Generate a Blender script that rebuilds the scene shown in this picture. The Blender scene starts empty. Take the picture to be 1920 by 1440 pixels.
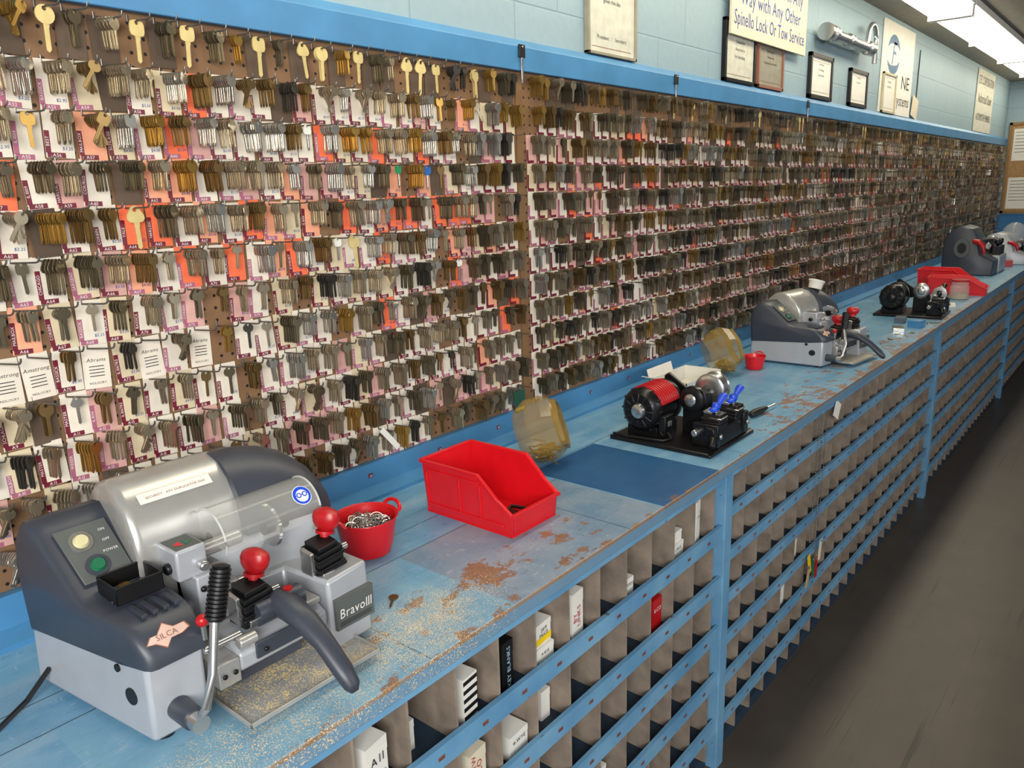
import bpy, math, random
from mathutils import Vector, Matrix
R=random.Random(7)
sc=bpy.context.scene
COL=sc.collection
sc.view_settings.view_transform='Standard'
sc.view_settings.exposure=.12
V=Vector
# ---------------------------------------------------------------- materials
def lin(h):
    h=h.lstrip('#'); c=[int(h[i:i+2],16)/255 for i in (0,2,4)]
    return tuple((x/12.92 if x<=.04045 else ((x+.055)/1.055)**2.4) for x in c)+(1,)
MATS={}
def mat(name,col,rough=.5,metal=0,var=.12,scale=25,bump=0,alpha=1,emit=0,rnd=0,coat=0,trans=0):
    if name in MATS: return MATS[name]
    m=bpy.data.materials.new(name); m.use_nodes=True; nt=m.node_tree; N=nt.nodes; L=nt.links
    p=N['Principled BSDF']; c=lin(col)
    tc=N.new('ShaderNodeTexCoord'); no=N.new('ShaderNodeTexNoise'); no.inputs['Scale'].default_value=scale; no.inputs['Detail'].default_value=5
    L.new(tc.outputs['Object'],no.inputs['Vector'])
    mr=N.new('ShaderNodeMapRange'); mr.inputs[1].default_value=.3; mr.inputs[2].default_value=.7; mr.inputs[3].default_value=1-var; mr.inputs[4].default_value=1+var
    L.new(no.outputs[0],mr.inputs[0])
    hs=N.new('ShaderNodeHueSaturation'); hs.inputs['Color'].default_value=c
    last=mr.outputs[0]
    if rnd:
        oi=N.new('ShaderNodeObjectInfo'); m2=N.new('ShaderNodeMapRange'); m2.inputs[3].default_value=1-rnd; m2.inputs[4].default_value=1+rnd
        L.new(oi.outputs['Random'],m2.inputs[0]); mu=N.new('ShaderNodeMath'); mu.operation='MULTIPLY'
        L.new(last,mu.inputs[0]); L.new(m2.outputs[0],mu.inputs[1]); last=mu.outputs[0]
    L.new(last,hs.inputs['Value']); L.new(hs.outputs[0],p.inputs['Base Color'])
    p.inputs['Roughness'].default_value=rough; p.inputs['Metallic'].default_value=metal; p.inputs['Alpha'].default_value=alpha
    p.inputs['Coat Weight'].default_value=coat; p.inputs['Transmission Weight'].default_value=trans
    if emit: p.inputs['Emission Color'].default_value=c; p.inputs['Emission Strength'].default_value=emit
    if bump:
        b=N.new('ShaderNodeBump'); b.inputs['Strength'].default_value=bump; b.inputs['Distance'].default_value=.002
        L.new(no.outputs[0],b.inputs['Height']); L.new(b.outputs[0],p.inputs['Normal'])
    MATS[name]=m; return m
def mnode(nt,op,a,b=None):
    n=nt.nodes.new('ShaderNodeMath'); n.operation=op
    for i,x in enumerate((a,b)):
        if x is None: continue
        if isinstance(x,(int,float)): n.inputs[i].default_value=x
        else: nt.links.new(x,n.inputs[i])
    return n.outputs[0]
def mixc(nt,f,a,b):
    n=nt.nodes.new('ShaderNodeMix'); n.data_type='RGBA'
    for i,x in ((0,f),(6,a),(7,b)):
        if isinstance(x,(int,float)): n.inputs[i].default_value=x
        elif isinstance(x,tuple): n.inputs[i].default_value=x
        else: nt.links.new(x,n.inputs[i])
    return n.outputs[2]
def noise(nt,vec,scale,detail=4,rough=.5,stretch=None):
    n=nt.nodes.new('ShaderNodeTexNoise'); n.inputs['Scale'].default_value=scale; n.inputs['Detail'].default_value=detail; n.inputs['Roughness'].default_value=rough
    if stretch:
        mp=nt.nodes.new('ShaderNodeMapping'); mp.inputs['Scale'].default_value=stretch; nt.links.new(vec,mp.inputs[0]); vec=mp.outputs[0]
    nt.links.new(vec,n.inputs['Vector']); return n.outputs[0]
def ramp(nt,x,a,b):
    n=nt.nodes.new('ShaderNodeMapRange'); n.inputs[1].default_value=a; n.inputs[2].default_value=b; nt.links.new(x,n.inputs[0]); return n.outputs[0]
def base(name):
    m=bpy.data.materials.new(name); m.use_nodes=True; nt=m.node_tree
    tc=nt.nodes.new('ShaderNodeTexCoord'); sp=nt.nodes.new('ShaderNodeSeparateXYZ'); nt.links.new(tc.outputs['Object'],sp.inputs[0])
    return m,nt,nt.nodes['Principled BSDF'],tc.outputs['Object'],sp.outputs
def rect(nt,X,Y,x0,x1,y0,y1):
    a=mnode(nt,'MULTIPLY',mnode(nt,'GREATER_THAN',X,x0),mnode(nt,'LESS_THAN',X,x1))
    b=mnode(nt,'MULTIPLY',mnode(nt,'GREATER_THAN',Y,y0),mnode(nt,'LESS_THAN',Y,y1))
    return mnode(nt,'MULTIPLY',a,b)
def blob(nt,X,Y,cx,cy,rx,ry):
    dx=mnode(nt,'DIVIDE',mnode(nt,'SUBTRACT',X,cx),rx); dy=mnode(nt,'DIVIDE',mnode(nt,'SUBTRACT',Y,cy),ry)
    d=mnode(nt,'ADD',mnode(nt,'MULTIPLY',dx,dx),mnode(nt,'MULTIPLY',dy,dy))
    return mnode(nt,'MAXIMUM',mnode(nt,'SUBTRACT',1.0,d),0.0)
def counter_mat():
    m,nt,p,O,S=base('worn_blue_counter_paint'); X,Y,Z=S[0],S[1],S[2]
    n1=noise(nt,O,6,6,.65); n2=noise(nt,O,45,5,.7); n3=noise(nt,O,14,8,.75,(1,1.6,1)); n4=noise(nt,O,3,3,.5,(1,6,1)); n7=noise(nt,O,60,6,.75,(.35,1.5,1)); n8=noise(nt,O,110,4,.7,(1.5,.25,1))
    patch=rect(nt,X,Y,1.535,1.835,-.672,-.265)
    c=mixc(nt,ramp(nt,n1,.3,.7),lin('#548fb8'),lin('#80aeca'))
    c=mixc(nt,mnode(nt,'MULTIPLY',ramp(nt,n4,.5,.75),.45),c,lin('#a9c4d2'))
    c=mixc(nt,rect(nt,X,Y,.975,1.53,-.68,-.35),c,mixc(nt,ramp(nt,n1,.35,.65),lin('#6788a4'),lin('#929fae')))
    c=mixc(nt,rect(nt,X,Y,.3,.975,-.68,-.35),c,mixc(nt,ramp(nt,n1,.3,.7),lin('#6299bc'),lin('#8cb7cc')))
    sx=mnode(nt,'MULTIPLY',mnode(nt,'LESS_THAN',mnode(nt,'ABSOLUTE',mnode(nt,'ADD',Y,.35)),.0014),mnode(nt,'LESS_THAN',X,1.53))
    s2=mnode(nt,'LESS_THAN',mnode(nt,'ABSOLUTE',mnode(nt,'ADD',Y,.26)),.0013)
    fr=mnode(nt,'ABSOLUTE',mnode(nt,'SUBTRACT',mnode(nt,'FRACT',mnode(nt,'DIVIDE',mnode(nt,'ADD',X,.17),.62)),.5))
    s3=mnode(nt,'MULTIPLY',mnode(nt,'LESS_THAN',fr,.002),mnode(nt,'LESS_THAN',Y,-.26))
    seam=mnode(nt,'MAXIMUM',mnode(nt,'MAXIMUM',sx,s2),s3)
    c=mixc(nt,mnode(nt,'MULTIPLY',seam,.8),c,lin('#1c3346'))
    c=mixc(nt,mnode(nt,'MULTIPLY',ramp(nt,n7,.60,.68),.45),c,lin('#c5d0d4'))
    c=mixc(nt,mnode(nt,'MULTIPLY',ramp(nt,n8,.62,.68),.4),c,lin('#bccdd6'))
    c=mixc(nt,mnode(nt,'MULTIPLY',ramp(nt,n7,.40,.32),.45),c,lin('#3d6079'))
    c=mixc(nt,patch,c,mixc(nt,ramp(nt,n1,.3,.7),lin('#1a4e80'),lin('#2b6594')))
    w=mnode(nt,'ADD',mnode(nt,'ADD',blob(nt,X,Y,3.35,-.55,.9,.2),blob(nt,X,Y,1.2,-.56,.28,.12)),
            mnode(nt,'ADD',blob(nt,X,Y,2.5,-.6,.5,.1),mnode(nt,'ADD',blob(nt,X,Y,.88,-.54,.3,.14),blob(nt,X,Y,4.6,-.6,1.2,.14))))
    edge=ramp(nt,mnode(nt,'MULTIPLY',Y,-1.0),.62,.672)
    w=mnode(nt,'ADD',mnode(nt,'MULTIPLY',w,.14),mnode(nt,'MULTIPLY',edge,.14))
    wear=ramp(nt,mnode(nt,'ADD',n3,w),.675,.70)
    c=mixc(nt,mnode(nt,'MULTIPLY',wear,.85),c,mixc(nt,n2,lin('#5e3319'),lin('#ae7a48')))
    em=mnode(nt,'GREATER_THAN',mnode(nt,'ADD',mnode(nt,'MULTIPLY',Y,-1.0),mnode(nt,'MULTIPLY',n2,.008)),.6725)
    c=mixc(nt,mnode(nt,'MULTIPLY',em,.75),c,lin('#94714a'))
    lo=mnode(nt,'LESS_THAN',Z,.982); c=mixc(nt,mnode(nt,'MULTIPLY',lo,.75),c,lin('#5b94b8'))
    sh=mnode(nt,'MAXIMUM',blob(nt,X,Y,.80,-.575,.26,.13),mnode(nt,'MULTIPLY',blob(nt,X,Y,.40,-.62,.5,.10),.75))
    n5=noise(nt,O,420,2,.6); n6=noise(nt,O,30,3,.6)
    dust=ramp(nt,mnode(nt,'ADD',mnode(nt,'ADD',n5,mnode(nt,'MULTIPLY',sh,.17)),mnode(nt,'MULTIPLY',n6,.22)),.785,.80)
    dust=mnode(nt,'MULTIPLY',dust,mnode(nt,'GREATER_THAN',sh,.001))
    c=mixc(nt,dust,c,mixc(nt,n2,lin('#d0ac74'),lin('#f6e8c4')))
    nt.links.new(c,p.inputs['Base Color']); p.inputs['Roughness'].default_value=.36
    b=nt.nodes.new('ShaderNodeBump'); b.inputs['Strength'].default_value=.35; b.inputs['Distance'].default_value=.002
    nt.links.new(n3,b.inputs['Height']); nt.links.new(b.outputs[0],p.inputs['Normal']); return m
def block_mat(name,c1,c2,swap=False):
    m,nt,p,O,S=base(name)
    cb=nt.nodes.new('ShaderNodeCombineXYZ'); nt.links.new(S[1] if swap else S[0],cb.inputs[0]); nt.links.new(S[2],cb.inputs[1])
    br=nt.nodes.new('ShaderNodeTexBrick'); nt.links.new(cb.outputs[0],br.inputs['Vector']); br.inputs['Scale'].default_value=1
    br.inputs['Brick Width'].default_value=.41; br.inputs['Row Height'].default_value=.205; br.inputs['Mortar Size'].default_value=.004; br.inputs['Mortar Smooth'].default_value=.8
    n=noise(nt,O,40,4)
    br.inputs['Color1'].default_value=(1,1,1,1); br.inputs['Color2'].default_value=(.96,.96,.96,1); br.inputs['Mortar'].default_value=(.8,.8,.8,1)
    c=mixc(nt,n,lin(c1),lin(c2))
    if swap:
        c=mixc(nt,mnode(nt,'LESS_THAN',S[2],1.32),c,lin('#2f6fa5'))
    mx=nt.nodes.new('ShaderNodeMix'); mx.data_type='RGBA'; mx.blend_type='MULTIPLY'; mx.inputs[0].default_value=1
    nt.links.new(c,mx.inputs[6]); nt.links.new(br.outputs['Color'],mx.inputs[7]); nt.links.new(mx.outputs[2],p.inputs['Base Color'])
    b=nt.nodes.new('ShaderNodeBump'); b.inputs['Strength'].default_value=.4; b.inputs['Distance'].default_value=.003
    nt.links.new(br.outputs['Fac'],b.inputs['Height']); b.invert=True; nt.links.new(b.outputs[0],p.inputs['Normal']); p.inputs['Roughness'].default_value=.6
    return m
def peg_mat():
    m,nt,p,O,S=base('brown_pegboard')
    fx=mnode(nt,'SUBTRACT',mnode(nt,'FRACT',mnode(nt,'DIVIDE',S[0],.0254)),.5); fz=mnode(nt,'SUBTRACT',mnode(nt,'FRACT',mnode(nt,'DIVIDE',S[2],.0254)),.5)
    d=mnode(nt,'ADD',mnode(nt,'MULTIPLY',fx,fx),mnode(nt,'MULTIPLY',fz,fz)); h=mnode(nt,'LESS_THAN',d,.017)
    c=mixc(nt,noise(nt,O,12,5),lin('#6a4c35'),lin('#93704e')); c=mixc(nt,h,c,lin('#140d08'))
    nt.links.new(c,p.inputs['Base Color']); p.inputs['Roughness'].default_value=.6; return m
def floor_mat():
    m,nt,p,O,S=base('dark_worn_floor')
    n=noise(nt,O,2,4,.5,(.3,3,1)); n2=noise(nt,O,5,6,.6); n3=noise(nt,O,3.2,4,.6,(.22,16,1)); n4=noise(nt,O,1.6,3,.5)
    c=mixc(nt,ramp(nt,n2,.3,.7),lin('#47403a'),lin('#514a42'))
    st=mnode(nt,'MULTIPLY',ramp(nt,n3,.60,.64),mnode(nt,'MULTIPLY',ramp(nt,n4,.45,.6),.7))
    c=mixc(nt,st,c,lin('#22201e'))
    c=mixc(nt,mnode(nt,'MULTIPLY',ramp(nt,n,.5,.8),.3),c,lin('#6a6054'))
    nt.links.new(c,p.inputs['Base Color']); p.inputs['Roughness'].default_value=.42; return m
def tray_mat():
    m,nt,p,O,S=base('grey_metal_with_brass_shavings')
    n5=noise(nt,O,380,2,.6); n6=noise(nt,O,22,3,.6)
    dust=ramp(nt,mnode(nt,'ADD',n5,mnode(nt,'MULTIPLY',n6,.5)),.80,.82)
    c=mixc(nt,dust,lin('#a8abaf'),lin('#e0c890')); nt.links.new(c,p.inputs['Base Color'])
    nt.links.new(mnode(nt,'SUBTRACT',.4,mnode(nt,'MULTIPLY',dust,.4)),p.inputs['Metallic']); p.inputs['Roughness'].default_value=.4; return m
def rail_mat():
    m,nt,p,O,S=base('scuffed_blue_paint')
    n1=noise(nt,O,5,5,.6); n3=noise(nt,O,28,8,.75,(1,1,1.5))
    c=mixc(nt,ramp(nt,n1,.3,.7),lin('#5288b2'),lin('#78a8c8')); c=mixc(nt,ramp(nt,n3,.645,.67),c,lin('#5a4a3c'))
    nt.links.new(c,p.inputs['Base Color']); p.inputs['Roughness'].default_value=.45; return m
M_counter=counter_mat(); M_wall=block_mat('painted_block_wall','#86a0ac','#98afb9'); M_wall2=block_mat('painted_block_end_wall','#86a0ac','#98afb9',True)
M_peg=peg_mat(); M_floor=floor_mat(); M_tray=tray_mat(); M_rail=rail_mat()
M_band=mat('blue_board_paint','#4885b4',.4,var=.12,scale=8)
M_ceil=mat('ceiling_tile','#7b7870',.8,scale=30)
M_div=mat('hardboard_divider','#85786b',.85,var=.3,scale=18,bump=.4)
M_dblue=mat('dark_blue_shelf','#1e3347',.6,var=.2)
M_silver=mat('silver_grey_paint','#adb1b7',.35,metal=.2,var=.04)
M_silver2=mat('silver_cover_paint','#b4b3af',.27,metal=.5,var=.05)
M_dark=mat('dark_slate_plastic','#383d48',.4,var=.06)
M_dark2=mat('charcoal_panel','#555a58',.45,var=.06)
M_black=mat('black_plastic','#121214',.4,var=.1)
M_blackm=mat('black_metal','#1b1b1d',.3,metal=.4,var=.15)
M_steel=mat('steel','#c4c4c2',.25,metal=.9,var=.1)
M_hook=mat('dull_hook_wire','#6e6a62',.4,metal=.7,var=.1)
M_red=mat('red_plastic','#d4121e',.35,var=.06,coat=.2)
M_redd=mat('dark_red_plastic','#b0141c',.35)
M_blue=mat('blue_plastic','#1a49d0',.35)
M_green=mat('green_button','#1d6a48',.35)
M_yel=mat('cream_button','#cfc89a',.4)
M_white=mat('white_paper','#e2e0d8',.7,var=.04)
M_cream=mat('cream_paper','#d8cfb8',.7,var=.06)
M_kraft=mat('kraft_cardboard','#b39468',.8)
M_clear=mat('clear_plastic','#d4d6d0',.08,alpha=.32,var=0)
M_amber=mat('amber_plastic','#a08441',.1,alpha=.45,var=.1)
M_amberr=mat('amber_plastic_rim','#94793c',.2,alpha=.75,var=.1)
M_ink=mat('dark_ink','#22222a',.7,var=0)
M_binkk=mat('blue_ink','#2a4f98',.7,var=0)
M_rink=mat('red_ink','#b52a2a',.7,var=0)
M_brown=mat('brown_ink','#8a5a48',.6,var=0)
M_label=mat('faded_red_label','#8a5548',.6,var=.2)
M_wtext=mat('white_lettering','#e8e4e0',.6,var=0)
M_maroon=mat('maroon_tape','#701c30',.4,var=.1)
M_mauve=mat('mauve_tape','#a8627a',.5,var=.1)
M_yellow=mat('yellow_sticker','#f0cc14',.5)
M_card=[mat('card_white','#e4dbcb',.75,var=.05,rnd=.07),mat('card_cream','#d9c9a8',.75,var=.06,rnd=.08),mat('card_pink','#d8a89e',.75,rnd=.1),
        mat('card_orange','#f4734a',.7,rnd=.06),mat('card_salmon','#eca482',.75,rnd=.08),mat('card_brown','#5a4a3c',.8,rnd=.2)]
M_key=[mat('key_nickel','#b4a78f',.27,metal=.8,rnd=.25),mat('key_brass','#b4904c',.28,metal=.8,rnd=.2),mat('key_graphite','#47433e',.35,metal=.6,rnd=.3),
       mat('key_steel','#c4c1b8',.22,metal=.85,rnd=.15),mat('key_bronze','#8c734a',.3,metal=.8,rnd=.25),mat('key_cream','#d0bc80',.5,metal=.1,rnd=.1),
       mat('key_blue_head','#2467b8',.4),mat('key_green_head','#1f8d5a',.4),mat('key_white_head','#ecebe4',.4),mat('key_olive','#7e745f',.28,metal=.8,rnd=.28)]
# ---------------------------------------------------------------- glyphs
GL={}
def glyph(ch):
    if ch in GL: return GL[ch]
    cu=bpy.data.curves.new('g','FONT'); cu.body=ch; cu.resolution_u=2; ob=bpy.data.objects.new('g',cu); COL.objects.link(ob)
    me=bpy.data.meshes.new_from_object(ob)
    vs=[(v.co.x,v.co.y) for v in me.vertices]; fs=[tuple(p.vertices) for p in me.polygons]
    w=(max(v[0] for v in vs)+.06) if vs else .3
    bpy.data.objects.remove(ob); bpy.data.curves.remove(cu); bpy.data.meshes.remove(me)
    GL[ch]=(vs,fs,w); return GL[ch]
# ---------------------------------------------------------------- builder
class B:
    def __init__(s): s.v=[];s.f=[];s.m=[];s.mats=[]
    def mi(s,m):
        if m not in s.mats: s.mats.append(m)
        return s.mats.index(m)
    def add(s,vs,fs,m):
        o=len(s.v); s.v+=[tuple(v) for v in vs]; k=s.mi(m)
        for f in fs: s.f.append(tuple(i+o for i in f)); s.m.append(k)
        return s
    def box(s,a,b,m,rot=None,piv=None):
        (x0,y0,z0),(x1,y1,z1)=a,b
        vs=[V(p) for p in ((x0,y0,z0),(x1,y0,z0),(x1,y1,z0),(x0,y1,z0),(x0,y0,z1),(x1,y0,z1),(x1,y1,z1),(x0,y1,z1))]
        if rot:
            pv=V(piv) if piv else (V(a)+V(b))/2; vs=[rot@(v-pv)+pv for v in vs]
        return s.add(vs,[(3,2,1,0),(4,5,6,7),(0,1,5,4),(1,2,6,5),(2,3,7,6),(3,0,4,7)],m)
    def loft(s,rings,m,caps=True):
        n=len(rings[0]); vs=[p for r in rings for p in r]; fs=[]
        for i in range(len(rings)-1):
            for j in range(n):
                k=(j+1)%n; fs.append((i*n+j,i*n+k,(i+1)*n+k,(i+1)*n+j))
        if caps: fs.append(tuple(range(n))[::-1]); fs.append(tuple(range((len(rings)-1)*n,len(rings)*n)))
        return s.add(vs,fs,m)
    def prism(s,ax,pts,a0,a1,m):
        def P(a,p): return {'x':(a,p[0],p[1]),'y':(p[0],a,p[1]),'z':(p[0],p[1],a)}[ax]
        return s.loft([[P(a0,p) for p in pts],[P(a1,p) for p in pts]],m)
    def cyl(s,p1,p2,r1,m,r2=None,n=20,caps=True,sq=1):
        return s.rev(p1,p2,[(0,r1),(1,r1 if r2 is None else r2)],m,n,caps,sq)
    def rev(s,p1,p2,prof,m,n=20,caps=True,sq=1):
        p1=V(p1);p2=V(p2);d=p2-p1; w=d.normalized(); u=w.cross(V((0,0,1)))
        if u.length<.01: u=V((1,0,0))
        u.normalize(); v=w.cross(u)
        rings=[[p1+d*t+(u*math.cos(2*math.pi*i/n)+v*math.sin(2*math.pi*i/n)*sq)*r for i in range(n)] for t,r in prof]
        return s.loft(rings,m,caps)
    def sph(s,c,r,m,n=14):
        c=V(c); rx,ry,rz=(r,r,r) if isinstance(r,(int,float)) else r
        rings=[]
        for i in range(n//2+1):
            t=math.pi*(i+.02)/(n//2+.04); rings.append([c+V((rx*math.sin(t)*math.cos(2*math.pi*j/n),ry*math.sin(t)*math.sin(2*math.pi*j/n),-rz*math.cos(t))) for j in range(n)])
        return s.loft(rings,m)
    def tube(s,pts,r,m,n=8,closed=False):
        pts=[V(p) for p in pts]; N=len(pts); rings=[]
        for i,p in enumerate(pts):
            a=pts[(i-1)%N] if (closed or i>0) else p; b=pts[(i+1)%N] if (closed or i<N-1) else p
            d=(b-a).normalized(); u=d.cross(V((0,0,1)))
            if u.length<.05: u=d.cross(V((0,1,0)))
            u.normalize(); v=d.cross(u); rr=r[i] if isinstance(r,(list,tuple)) else r
            rings.append([p+(u*math.cos(2*math.pi*j/n)+v*math.sin(2*math.pi*j/n))*rr for j in range(n)])
        if closed: rings.append(rings[0])
        return s.loft(rings,m,not closed)
    def text(s,t,o,ux,uy,h,m,center=True,fit=None):
        if not t: return s
        o=V(o);ux=V(ux);uy=V(uy); W=sum(glyph(c)[2] for c in t); x=-W/2 if center else 0
        if fit: ux=ux*(fit/(W*h))
        for c in t:
            vs,fs,w=glyph(c)
            if vs: s.add([o+ux*((x+a)*h)+uy*(b*h) for a,b in vs],fs,m)
            x+=w
        return s
    def quad(s,pts,m): return s.add(pts,[(0,1,2,3)],m)
    def mesh(s,name,org=(0,0,0),smooth=35,fix=True):
        me=bpy.data.meshes.new(name); o=V(org)
        me.from_pydata([(v[0]-o[0],v[1]-o[1],v[2]-o[2]) for v in s.v],[],s.f)
        for m in s.mats: me.materials.append(m)
        me.polygons.foreach_set('material_index',s.m)
        if fix:
            import bmesh
            bm=bmesh.new(); bm.from_mesh(me); bmesh.ops.recalc_face_normals(bm,faces=bm.faces); bm.to_mesh(me); bm.free()
        if smooth:
            me.polygons.foreach_set('use_smooth',[True]*len(me.polygons)); me.set_sharp_from_angle(angle=math.radians(smooth))
        me.update(); return me
    def obj(s,name,parent=None,org=(0,0,0),bevel=0,smooth=35,fix=True,**k):
        me=s.mesh(name,org,smooth,fix); ob=bpy.data.objects.new(name,me); COL.objects.link(ob)
        if parent: ob.parent=parent
        else: ob.location=org
        if bevel:
            b=ob.modifiers.new('bevel','BEVEL'); b.width=bevel; b.segments=2; b.limit_method='ANGLE'; b.angle_limit=math.radians(40)
        tag(ob,**k); return ob
def tag(ob,**k):
    for a,b in k.items(): ob[a]=b
def empty(name,loc,rot=0,**k):
    e=bpy.data.objects.new(name,None); e.empty_display_size=.05; e.location=loc; e.rotation_euler=(0,0,rot); COL.objects.link(e); tag(e,**k); return e
RX=lambda a:Matrix.Rotation(a,3,'X'); RY=lambda a:Matrix.Rotation(a,3,'Y'); RZ=lambda a:Matrix.Rotation(a,3,'Z')
CT=.99
# ---------------------------------------------------------------- room
B().box((-3,.0005,0),(10.6,.15,2.74),M_wall).obj('wall_back',smooth=0,kind='structure')
B().box((10.45,-5,0),(10.6,0,2.74),M_wall2).obj('wall_end',smooth=0,kind='structure')
B().box((-3,-5,-.1),(10.6,.15,0),M_floor).obj('floor',smooth=0,kind='structure')
B().box((-3,-5,2.74),(10.6,.15,2.84),M_ceil).obj('ceiling',smooth=0,kind='structure')
B().prism('x',[(0,2.066),(-.026,2.066),(-.03,2.13),(-.012,2.152),(0,2.152)],-1,10.44,M_band).obj('trim_1',smooth=0,bevel=.002,kind='structure')
b=B().prism('x',[(0,CT),(-.07,CT),(-.07,1.0),(-.028,1.012),(-.024,1.07),(0,1.07)],-1,10.44,M_band)
for i in range(40):
    x=.42+i*.25; b.quad([(x,-.0275,1.035),(x+.014,-.0275,1.035),(x+.014,-.0268,1.046),(x,-.0268,1.046)],M_maroon)
    b.text(str(20+i*2),(x+.007,-.0285,1.037),(1,0,0),(0,0,1),.009,M_wtext)
b.obj('trim_2',smooth=0,kind='structure')
px=[-.6,1.84,4.28,6.72,9.16,10.44]
for i in range(5):
    b=B().box((px[i]+.001,-.006,1.071),(px[i+1]-.001,0,2.066),M_peg)
    b.obj('pegboard',smooth=0,org=(0,0,1.071),label='brown perforated hardboard panel covered with hooks and keys',category='pegboard',group='pegboard panels along the wall')
B().box((1.825,-.011,1.072),(1.853,-.0062,2.064),mat('brown_strip','#80603f',.6)).obj('seam_strip',org=(1.84,-.01,1.072),label='narrow brown batten between two pegboard panels',category='batten',smooth=0)
# ---------------------------------------------------------------- keys
def keymesh(kind,m,sc_=1.1):
    b=B(); n=16; t=.0011; oc=V((0,0,-.0085)); out=[];inn=[]
    for i in range(n):
        a=2*math.pi*i/n; c,s_=math.cos(a),math.sin(a)
        if kind==0: r=.0118
        elif kind==1: r=.0104/((abs(c)**4+abs(s_)**4)**.25)
        elif kind==2: r=.0112*(1+.14*math.cos(3*(a-math.pi/2)))
        else: r=.0105*(1+.12*math.cos(2*a))
        out.append((oc.x+r*c,oc.z+r*s_)); inn.append((.0028*c,-.0015+.0028*s_))
    vs=[];
    for y in (-t,t): vs+=[(p[0],y,p[1]) for p in out]+[(p[0],y,p[1]) for p in inn]
    fs=[]
    for i in range(n):
        j=(i+1)%n; fs+=[(i,j,n+j,n+i),(2*n+i,3*n+i,3*n+j,2*n+j),(i,2*n+i,2*n+j,j),(n+i,n+j,3*n+j,3*n+i)]
    b.add([V(v)*sc_ for v in vs],fs,m)
    bm_=M_key[3] if m in (M_key[6],M_key[7],M_key[8]) else m
    bl=[(-.0038,-.017),(.0038,-.017),(.0038,-.023),(.0029,-.024),(.0029,-.050),(0,-.0535),(-.0029,-.051),(-.0029,-.022)]
    b.prism('y',[(p[0]*sc_,p[1]*sc_) for p in bl],-.0009,.0009,bm_)
    b.box((-.0007*sc_,-.0014,-.047*sc_),(.0007*sc_,.0014,-.02*sc_),bm_)
    return b.mesh('key',smooth=0)
KM={(k,m):keymesh(k,M_key[m],1.35 if m==5 else 1.0) for k in range(4) for m in range(10)}
hb=B().tube([(0,0,0),(0,-.048,0),(0,-.053,.001),(0,-.056,.005),(0,-.057,.01)],.0017,M_hook,6); hb.tube([(0,-.002,.012),(0,-.002,0)],.0017,M_hook,6)
HM=hb.mesh('peg_hook')
strips=['CORBIN','SARGENT','IL1054','RUSSWIN','YALE','ILINOIS','MASTER','NATIONAL','KWIKSET','SCHLAGE','COR/RUS','IL1009','WEISER','IL1041','ARROW','BASSICK','IL1663','MAILBOX','IL1067RS','CHICAGO','BEST','HARLOC']
colP=.0508; X0=.372; NCN=25; NC=198
def rowz(r): return 2.050-.082*r
def cardcol(x,r):
    po=.03+.38*math.exp(-((r-3.6)/1.5)**2-((x-1.3)/.7)**2)+.10*math.exp(-((r-3.5)/2.2)**2)*(1 if x>.6 else .3)+.07*math.exp(-((r-7)/1.5)**2)*(x>1)
    q=R.random()
    if r==0: return 5 if R.random()<.45 else None
    if r==11: return None if q<.5 else 0
    if x>2.2 and R.random()<min(.55,(x-2.2)*.1): return R.choice([5,None])
    if q<po*.55: return 3
    if q<po: return 4
    if q<po+.12: return 2
    if q<po+.26: return 1
    if q>.96: return None
    if q>.91: return 5
    return 0
def keycol(x,r):
    if r==0: return R.choice([5,5,5,9,2,0,1])
    q=R.random()
    if r in (1,2) : return 0 if q<.38 else 1 if q<.56 else 2 if q<.61 else 4 if q<.80 else 3
    return 0 if q<.38 else 9 if q<.62 else 4 if q<.76 else 1 if q<.83 else 2 if q<.88 else 3
over={(21,3):6,(19,3):7,(6,4):5,(14,2):8,(16,5):5,(15,5):8,(23,6):8}
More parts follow.
